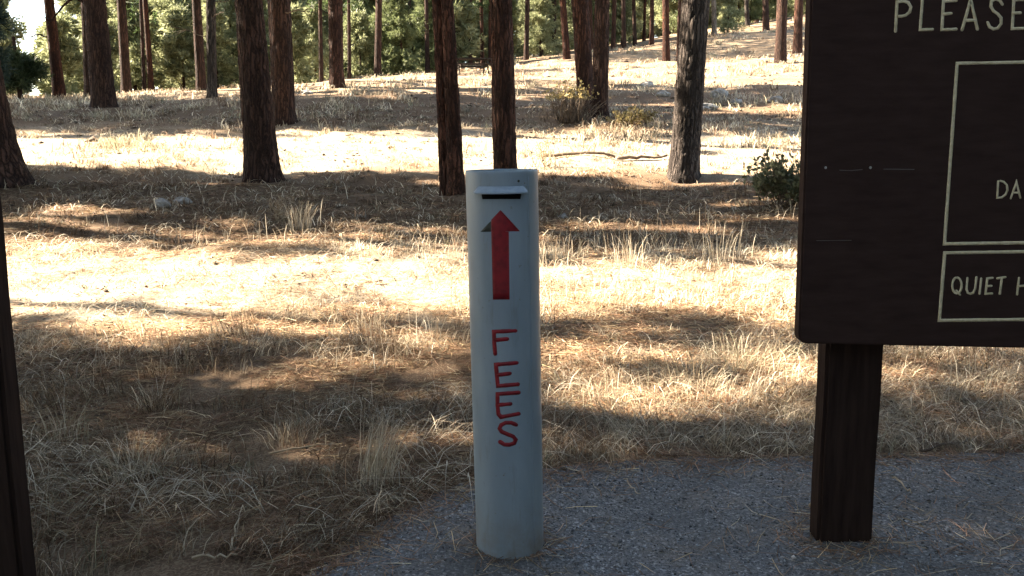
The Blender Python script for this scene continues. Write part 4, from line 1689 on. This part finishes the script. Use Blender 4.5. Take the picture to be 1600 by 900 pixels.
def stroke_on(mapper, pts, w_px, name_off, closed=False, step=4.0):
    """ribbon along pixel polyline mapped by mapper(px, py, offset)"""
    pts = [np.array(p_, float) for p_ in pts]
    if closed:
        pts = pts + [pts[0]]
    P = [pts[0]]
    for a, b in zip(pts[:-1], pts[1:]):
        n_ = max(1, int(np.linalg.norm(b - a) / step))
        for k in range(1, n_ + 1):
            P.append(a + (b - a) * k / n_)
    P = np.array(P)
    n_ = len(P)
    seg = np.diff(P, axis=0)
    seg = seg / np.linalg.norm(seg, axis=1, keepdims=True)
    nrm = np.stack([-seg[:, 1], seg[:, 0]], 1)
    if closed:
        na, nb = np.concatenate([nrm[-1:], nrm]), np.concatenate([nrm, nrm[:1]])
    else:
        na, nb = np.concatenate([nrm[:1], nrm]), np.concatenate([nrm, nrm[-1:]])
    mt = na + nb
    mt = mt / np.maximum((mt * mt).sum(1, keepdims=True), .35) * 2
    wv = np.full(n_, w_px / 2)
    wob = RNG.normal(0, .05, n_)
    wv = wv * (1 + wob)
    if closed:
        wv[-1] = wv[0]
    Lf, Rt = P + mt * wv[:, None], P - mt * wv[:, None]
    if not closed:      # rounded ends
        e0 = P[0] - seg[0] * w_px * .42
        e1 = P[-1] + seg[-1] * w_px * .42
        q = .5
        Lf = np.concatenate([[e0 + nrm[0] * w_px * .25], Lf, [e1 + nrm[-1] * w_px * .25]])
        Rt = np.concatenate([[e0 - nrm[0] * w_px * .25], Rt, [e1 - nrm[-1] * w_px * .25]])
    n_ = len(Lf)
    top = np.concatenate([mapper(Lf[:, 0], Lf[:, 1], name_off), mapper(Rt[:, 0], Rt[:, 1], name_off)])
    low_ = np.concatenate([mapper(Lf[:, 0], Lf[:, 1], -.0004), mapper(Rt[:, 0], Rt[:, 1], -.0004)])
    V = np.concatenate([top, low_])
    Q = []
    for i in range(n_ - 1):
        Q += [(i, i + 1, n_ + i + 1, n_ + i), (i, 2 * n_ + i, 2 * n_ + i + 1, i + 1), (n_ + i, n_ + i + 1, 3 * n_ + i + 1, 3 * n_ + i)]
    if not closed:
        Q += [(0, n_, 3 * n_, 2 * n_), (n_ - 1, 3 * n_ - 1, 4 * n_ - 1, 2 * n_ - 1)]
    return V, np.array(Q)


def pipe_map(px, py, off_):
    t_, z_ = px_on_pipe(px, py)
    return cyl_pt(t_, z_, off_)


def letter(mapper, strokes, w_px, mat, parent, base_off=.0004):
    mb = MB()
    for i, s in enumerate(strokes):
        V, Q = stroke_on(mapper, s, w_px, base_off + i * .00025)
        mb.add(V, Q)
    return mb.build('letter', mat, parent)


FW = 6.1
letter(pipe_map, [[(806, 517), (772, 518), (772.5, 535), (774, 553)], [(776, 531), (793, 529.5)]], FW, M['red'], pipe)
letter(pipe_map, [[(808, 567), (775, 569.5), (776.5, 586), (778, 603), (810, 600.5)], [(779, 585.5), (797, 583.5)]], FW, M['red'], pipe)
letter(pipe_map, [[(811, 613.5), (777.5, 615.5), (777.5, 633), (779, 647), (783, 651.5), (811, 646.5)], [(780.5, 632.5), (798, 631)]], FW, M['red'], pipe)
letter(pipe_map, [[(807, 664), (799, 660.5), (790, 660.5), (783, 664), (780.5, 669.5), (784, 674.5), (793, 678.5), (802, 682), (806, 687), (803.5, 692.5),
                   (796, 695), (788, 694.5), (781, 690)]], FW, M['red'], pipe)

# slot with its hood
slab([(302.6, 754, 815), (305.5, 754, 815), (311.0, 755, 814)], -.004, .0006, 'slot', M['black'], 12)  # black strip stands in for the dark opening; nothing is cut
tl, zl = px_on_pipe(np.array([749.0, 819.0]), np.array([297.0, 297.0]))
z_hi = float(px_on_pipe(783.0, 292.0)[1])
z_lo = float(px_on_pipe(783.0, 302.5)[1])
c_ = 18
tt = np.linspace(tl[0], tl[1], c_)
pr = [(z_hi + .002, -.001), (z_hi, .003), (z_lo + .006, .0245), (z_lo, .0262), (z_lo - .0006, .0245), (z_lo + .004, .0), (z_lo + .004, -.001)]
V = np.concatenate([cyl_pt(tt, np.full(c_, z), o_) for z, o_ in pr])
Q = [(i * c_ + j, i * c_ + j + 1, (i + 1) * c_ + j + 1, (i + 1) * c_ + j) for i in range(len(pr) - 1) for j in range(c_ - 1)]
bmv = make_mesh('slot_hood', V, [np.array(Q)], None, False)
bm = bmesh.new()
bm.from_mesh(bmv)
bm.verts.ensure_lookup_table()
for e in (0, c_ - 1):
    bm.faces.new([bm.verts[i * c_ + e] for i in range(len(pr))])
bpy.data.meshes.remove(bmv)
from_bm('slot_hood', bm, M['hood'], pipe)
# raised line added for the pipe's side sheen, and small rivet scars
t_, _ = px_on_pipe(829.0, 400.0)
zs = np.linspace(.02, HT - .02, 40)
V, Q, T = tube(cyl_pt(np.full(40, float(t_)) + RNG.normal(0, .004, 40), zs, .0002), np.full(40, .0018), 6)
build('sheen_ridge', V, [Q, T], M['paint'], pipe, smooth=True)
for (px, py, r_) in ((811, 283, .0042), (821, 286, .003), (817, 299.5, .003)):
    t_, z_ = px_on_pipe(float(px), float(py))
    bm = bmesh.new()
    bmesh.ops.create_uvsphere(bm, u_segments=10, v_segments=6, radius=r_)
    o = from_bm('rivet', bm, M['olive'] if py < 285 else M['paint'], pipe, True)
    o.location = cyl_pt(t_, z_, .0)

# ------------------------------------------------------------------ brown campground sign
YB = 2.58                                            # front face of the board
THK = .05


def board_map(px, py, off_):
    P = at_depth(px, py, YB)
    P[..., 1] -= off_
    return P - SIGN_LOC


SIGN_LOC = np.array([1.05, YB, 0.012])
sign = empty('campground_sign', tuple(SIGN_LOC), 'large dark brown wooden campground sign with cream routed lettering', 'sign')
# outline of the board with rounded lower corner
bl = at_depth(1241 + 7, 537, YB)
tlp = at_depth(1260 + 7, 0, YB)
br = at_depth(2180, 556, YB)
up = (tlp - bl) / np.linalg.norm(tlp - bl)
rt = (br - bl) / np.linalg.norm(br - bl)
hgt = 1.62
pts2 = []
rc = .026
for k in range(7):
    a = math.pi + k / 6 * math.pi / 2
    pts2.append(bl + rt * (rc + rc * math.cos(a)) + up * (rc + rc * math.sin(a)))
for k in range(7):
    a = 1.5 * math.pi + k / 6 * math.pi / 2
    pts2.append(br + rt * (-rc + rc * math.cos(a)) + up * (rc + rc * math.sin(a)))
pts2 += [br + up * hgt, bl + up * hgt]
bm = bmesh.new()
fv = [bm.verts.new(Vector(p_ - SIGN_LOC)) for p_ in pts2]
bv = [bm.verts.new(Vector(p_ - SIGN_LOC + np.array([0, THK, 0]))) for p_ in pts2]
bm.faces.new(fv)
bm.faces.new(bv[::-1])
for i in range(len(fv)):
    bm.faces.new((fv[i], bv[i], bv[(i + 1) % len(fv)], fv[(i + 1) % len(fv)]))
bmesh.ops.recalc_face_normals(bm, faces=bm.faces)
bmesh.ops.bevel(bm, geom=[e for e in bm.edges if abs(e.verts[0].co.y - e.verts[1].co.y) < 1e-4], offset=.006, segments=2, affect='EDGES')
board = from_bm('board', bm, M['brown'], sign)


def post(parent, px_l, px_r, py, yfront, top, loc0, name='post', w_=None):
    a = at_depth(px_l, py, yfront)
    b = at_depth(px_r, py, yfront)
    wv = b[0] - a[0] if w_ is None else w_
    bm = bmesh.new()
    bmesh.ops.create_cube(bm, size=1)
    for v in bm.verts:
        v.co = Vector((v.co.x * wv, v.co.y * .09, (v.co.z + .5) * (top + .35) - .35))
    es = [e for e in bm.edges if abs(e.verts[0].co.z - e.verts[1].co.z) > .1]
    bmesh.ops.bevel(bm, geom=es, offset=.012, segments=2, affect='EDGES')
    bmesh.ops.subdivide_edges(bm, edges=[e for e in bm.edges if abs(e.verts[0].co.z - e.verts[1].co.z) > .1], cuts=20)
    for v in bm.verts:
        v.co.x += (N1(v.co.z * 6 + 3, v.co.y * 9) - .5) * .006
    o = from_bm(name, bm, M['post'], parent)
    o.location = np.array([(a[0] + b[0]) / 2, yfront + .045, .012]) - loc0
    return o


PF = at_height(1330, 847, .012)[1]
PF = max(PF, YB + THK + .003)
p1 = post(sign, 1279, 1366, 800, PF, 2.0, SIGN_LOC)
p2 = post(sign, 2010, 2096, 800, PF, 2.0, SIGN_LOC)

CW = 4.6
L_ = lambda strokes, w_=CW: letter(board_map, strokes, w_, M['cream'], board, .0012)
L_([[(1399, 49), (1401.5, 3), (1412, 1.8), (1419, 4), (1423, 11), (1421, 19), (1415, 24), (1408, 25.5), (1402.5, 25.5)]])
L_([[(1441, 1), (1437.5, 46.5), (1457, 46)]])
L_([[(1494, 1), (1474, 2), (1471.5, 46.5), (1494, 45.5)], [(1474.5, 22), (1486, 21)]])
L_([[(1503, 47), (1516.5, -1), (1527, 46)], [(1509.5, 32), (1523, 31.5)]])
L_([[(1566, 7), (1562, 0.5), (1555, -1.5), (1549, 2), (1548, 10), (1552, 17), (1559, 22), (1564, 28), (1564, 37), (1559, 44), (1552, 45.5), (1546, 42), (1543, 35)]])
L_([[(1606, -1), (1584, 0), (1581.5, 45), (1605, 44)], [(1584, 20.5), (1594, 20)]])
L_([[(1559.5, 283), (1558, 309), (1565, 308.5), (1571, 304), (1574, 297), (1573, 289), (1568, 284), (1562.5, 282.5)]], 3.0)
L_([[(1579, 310), (1588, 284.5), (1594, 309)], [(1582.5, 301), (1592, 301)]], 3.0)
qp = [(1495 + 7.3 * math.sin(a), 446 - 12.5 * math.cos(a)) for a in np.linspace(.0, 6.1, 18)]
L_([qp, [(1494, 454), (1500, 460.5)]], 3.3)
L_([[(1511.5, 434), (1510, 452), (1512, 457.5), (1516, 459), (1520.5, 457.5), (1523.5, 451), (1525.5, 433)]], 3.3)
L_([[(1533, 435), (1530.5, 459)]], 3.3)
L_([[(1551, 434), (1542.5, 435), (1539.5, 459), (1550, 458.5)], [(1542, 447), (1549, 446.5)]], 3.3)
L_([[(1558, 435), (1571, 433)], [(1565, 435.5), (1562, 459)]], 3.3)
L_([[(1592, 434), (1589, 460)], [(1592, 447), (1605, 446)], [(1608, 433.5), (1605.5, 459.5)]], 3.3)
for box_ in ([(1495.5, 99), (2090, 89), (2110, 372), (1475.5, 381)], [(1476, 395), (2112, 386), (2120, 494), (1467.5, 500.5)]):
    V, Q = stroke_on(board_map, box_, 5.0, .0012, True, 12.0)
    build('border', V, [Q], M['cream'], board)
for (px, py) in ((1290, 262), (1360, 262)):
    bm = bmesh.new()
    bmesh.ops.create_cone(bm, cap_ends=True, segments=14, radius1=.0042, radius2=.003, depth=.003)
    o = from_bm('screw', bm, M['steel'], board)
    o.rotation_euler = (math.pi / 2, 0, 0)
    o.location = board_map(np.array(float(px)), np.array(float(py)), .0012)
for pts_, w_ in (([(1312, 266), (1330, 266.5), (1347, 265)], 1.4), ([(1381, 264.5), (1428, 264.8)], 1.4), ([(1276, 376), (1330, 375.5)], .8)):
    V, Q = stroke_on(board_map, pts_, w_, .0009)
    build('scratch', V, [Q], M['scratch'], board)

# ------------------------------------------------------------------ dark post cut off by the left edge
YP = 2.36
PD = .09
xr = float(at_depth(61, 900, YP + PD)[0])
xt = at_depth(5, 310, YP + PD)
pw = .2
lo = empty('wooden_post', (xr - pw / 2, YP + PD / 2, 0), 'square dark brown wooden post cut off by the left edge of the picture', 'post')
bm = bmesh.new()
bmesh.ops.create_cube(bm, size=1)
for v in bm.verts:
    v.co = Vector((v.co.x * pw, v.co.y * PD, (v.co.z + .5) * 2.35 - .35))
bmesh.ops.bevel(bm, geom=[e for e in bm.edges if abs(e.verts[0].co.z - e.verts[1].co.z) > .1], offset=.012, segments=2, affect='EDGES')
bmesh.ops.subdivide_edges(bm, edges=[e for e in bm.edges if abs(e.verts[0].co.z - e.verts[1].co.z) > .1], cuts=20)
zb = float(at_depth(61, 900, YP + PD)[2])
lean = (xt[0] - xr) / (xt[2] - zb)
for v in bm.verts:
    v.co.x += (N1(v.co.z * 6 + 13, v.co.y * 9) - .5) * .006 + lean * (v.co.z - zb)
from_bm('timber', bm, M['post'], lo)
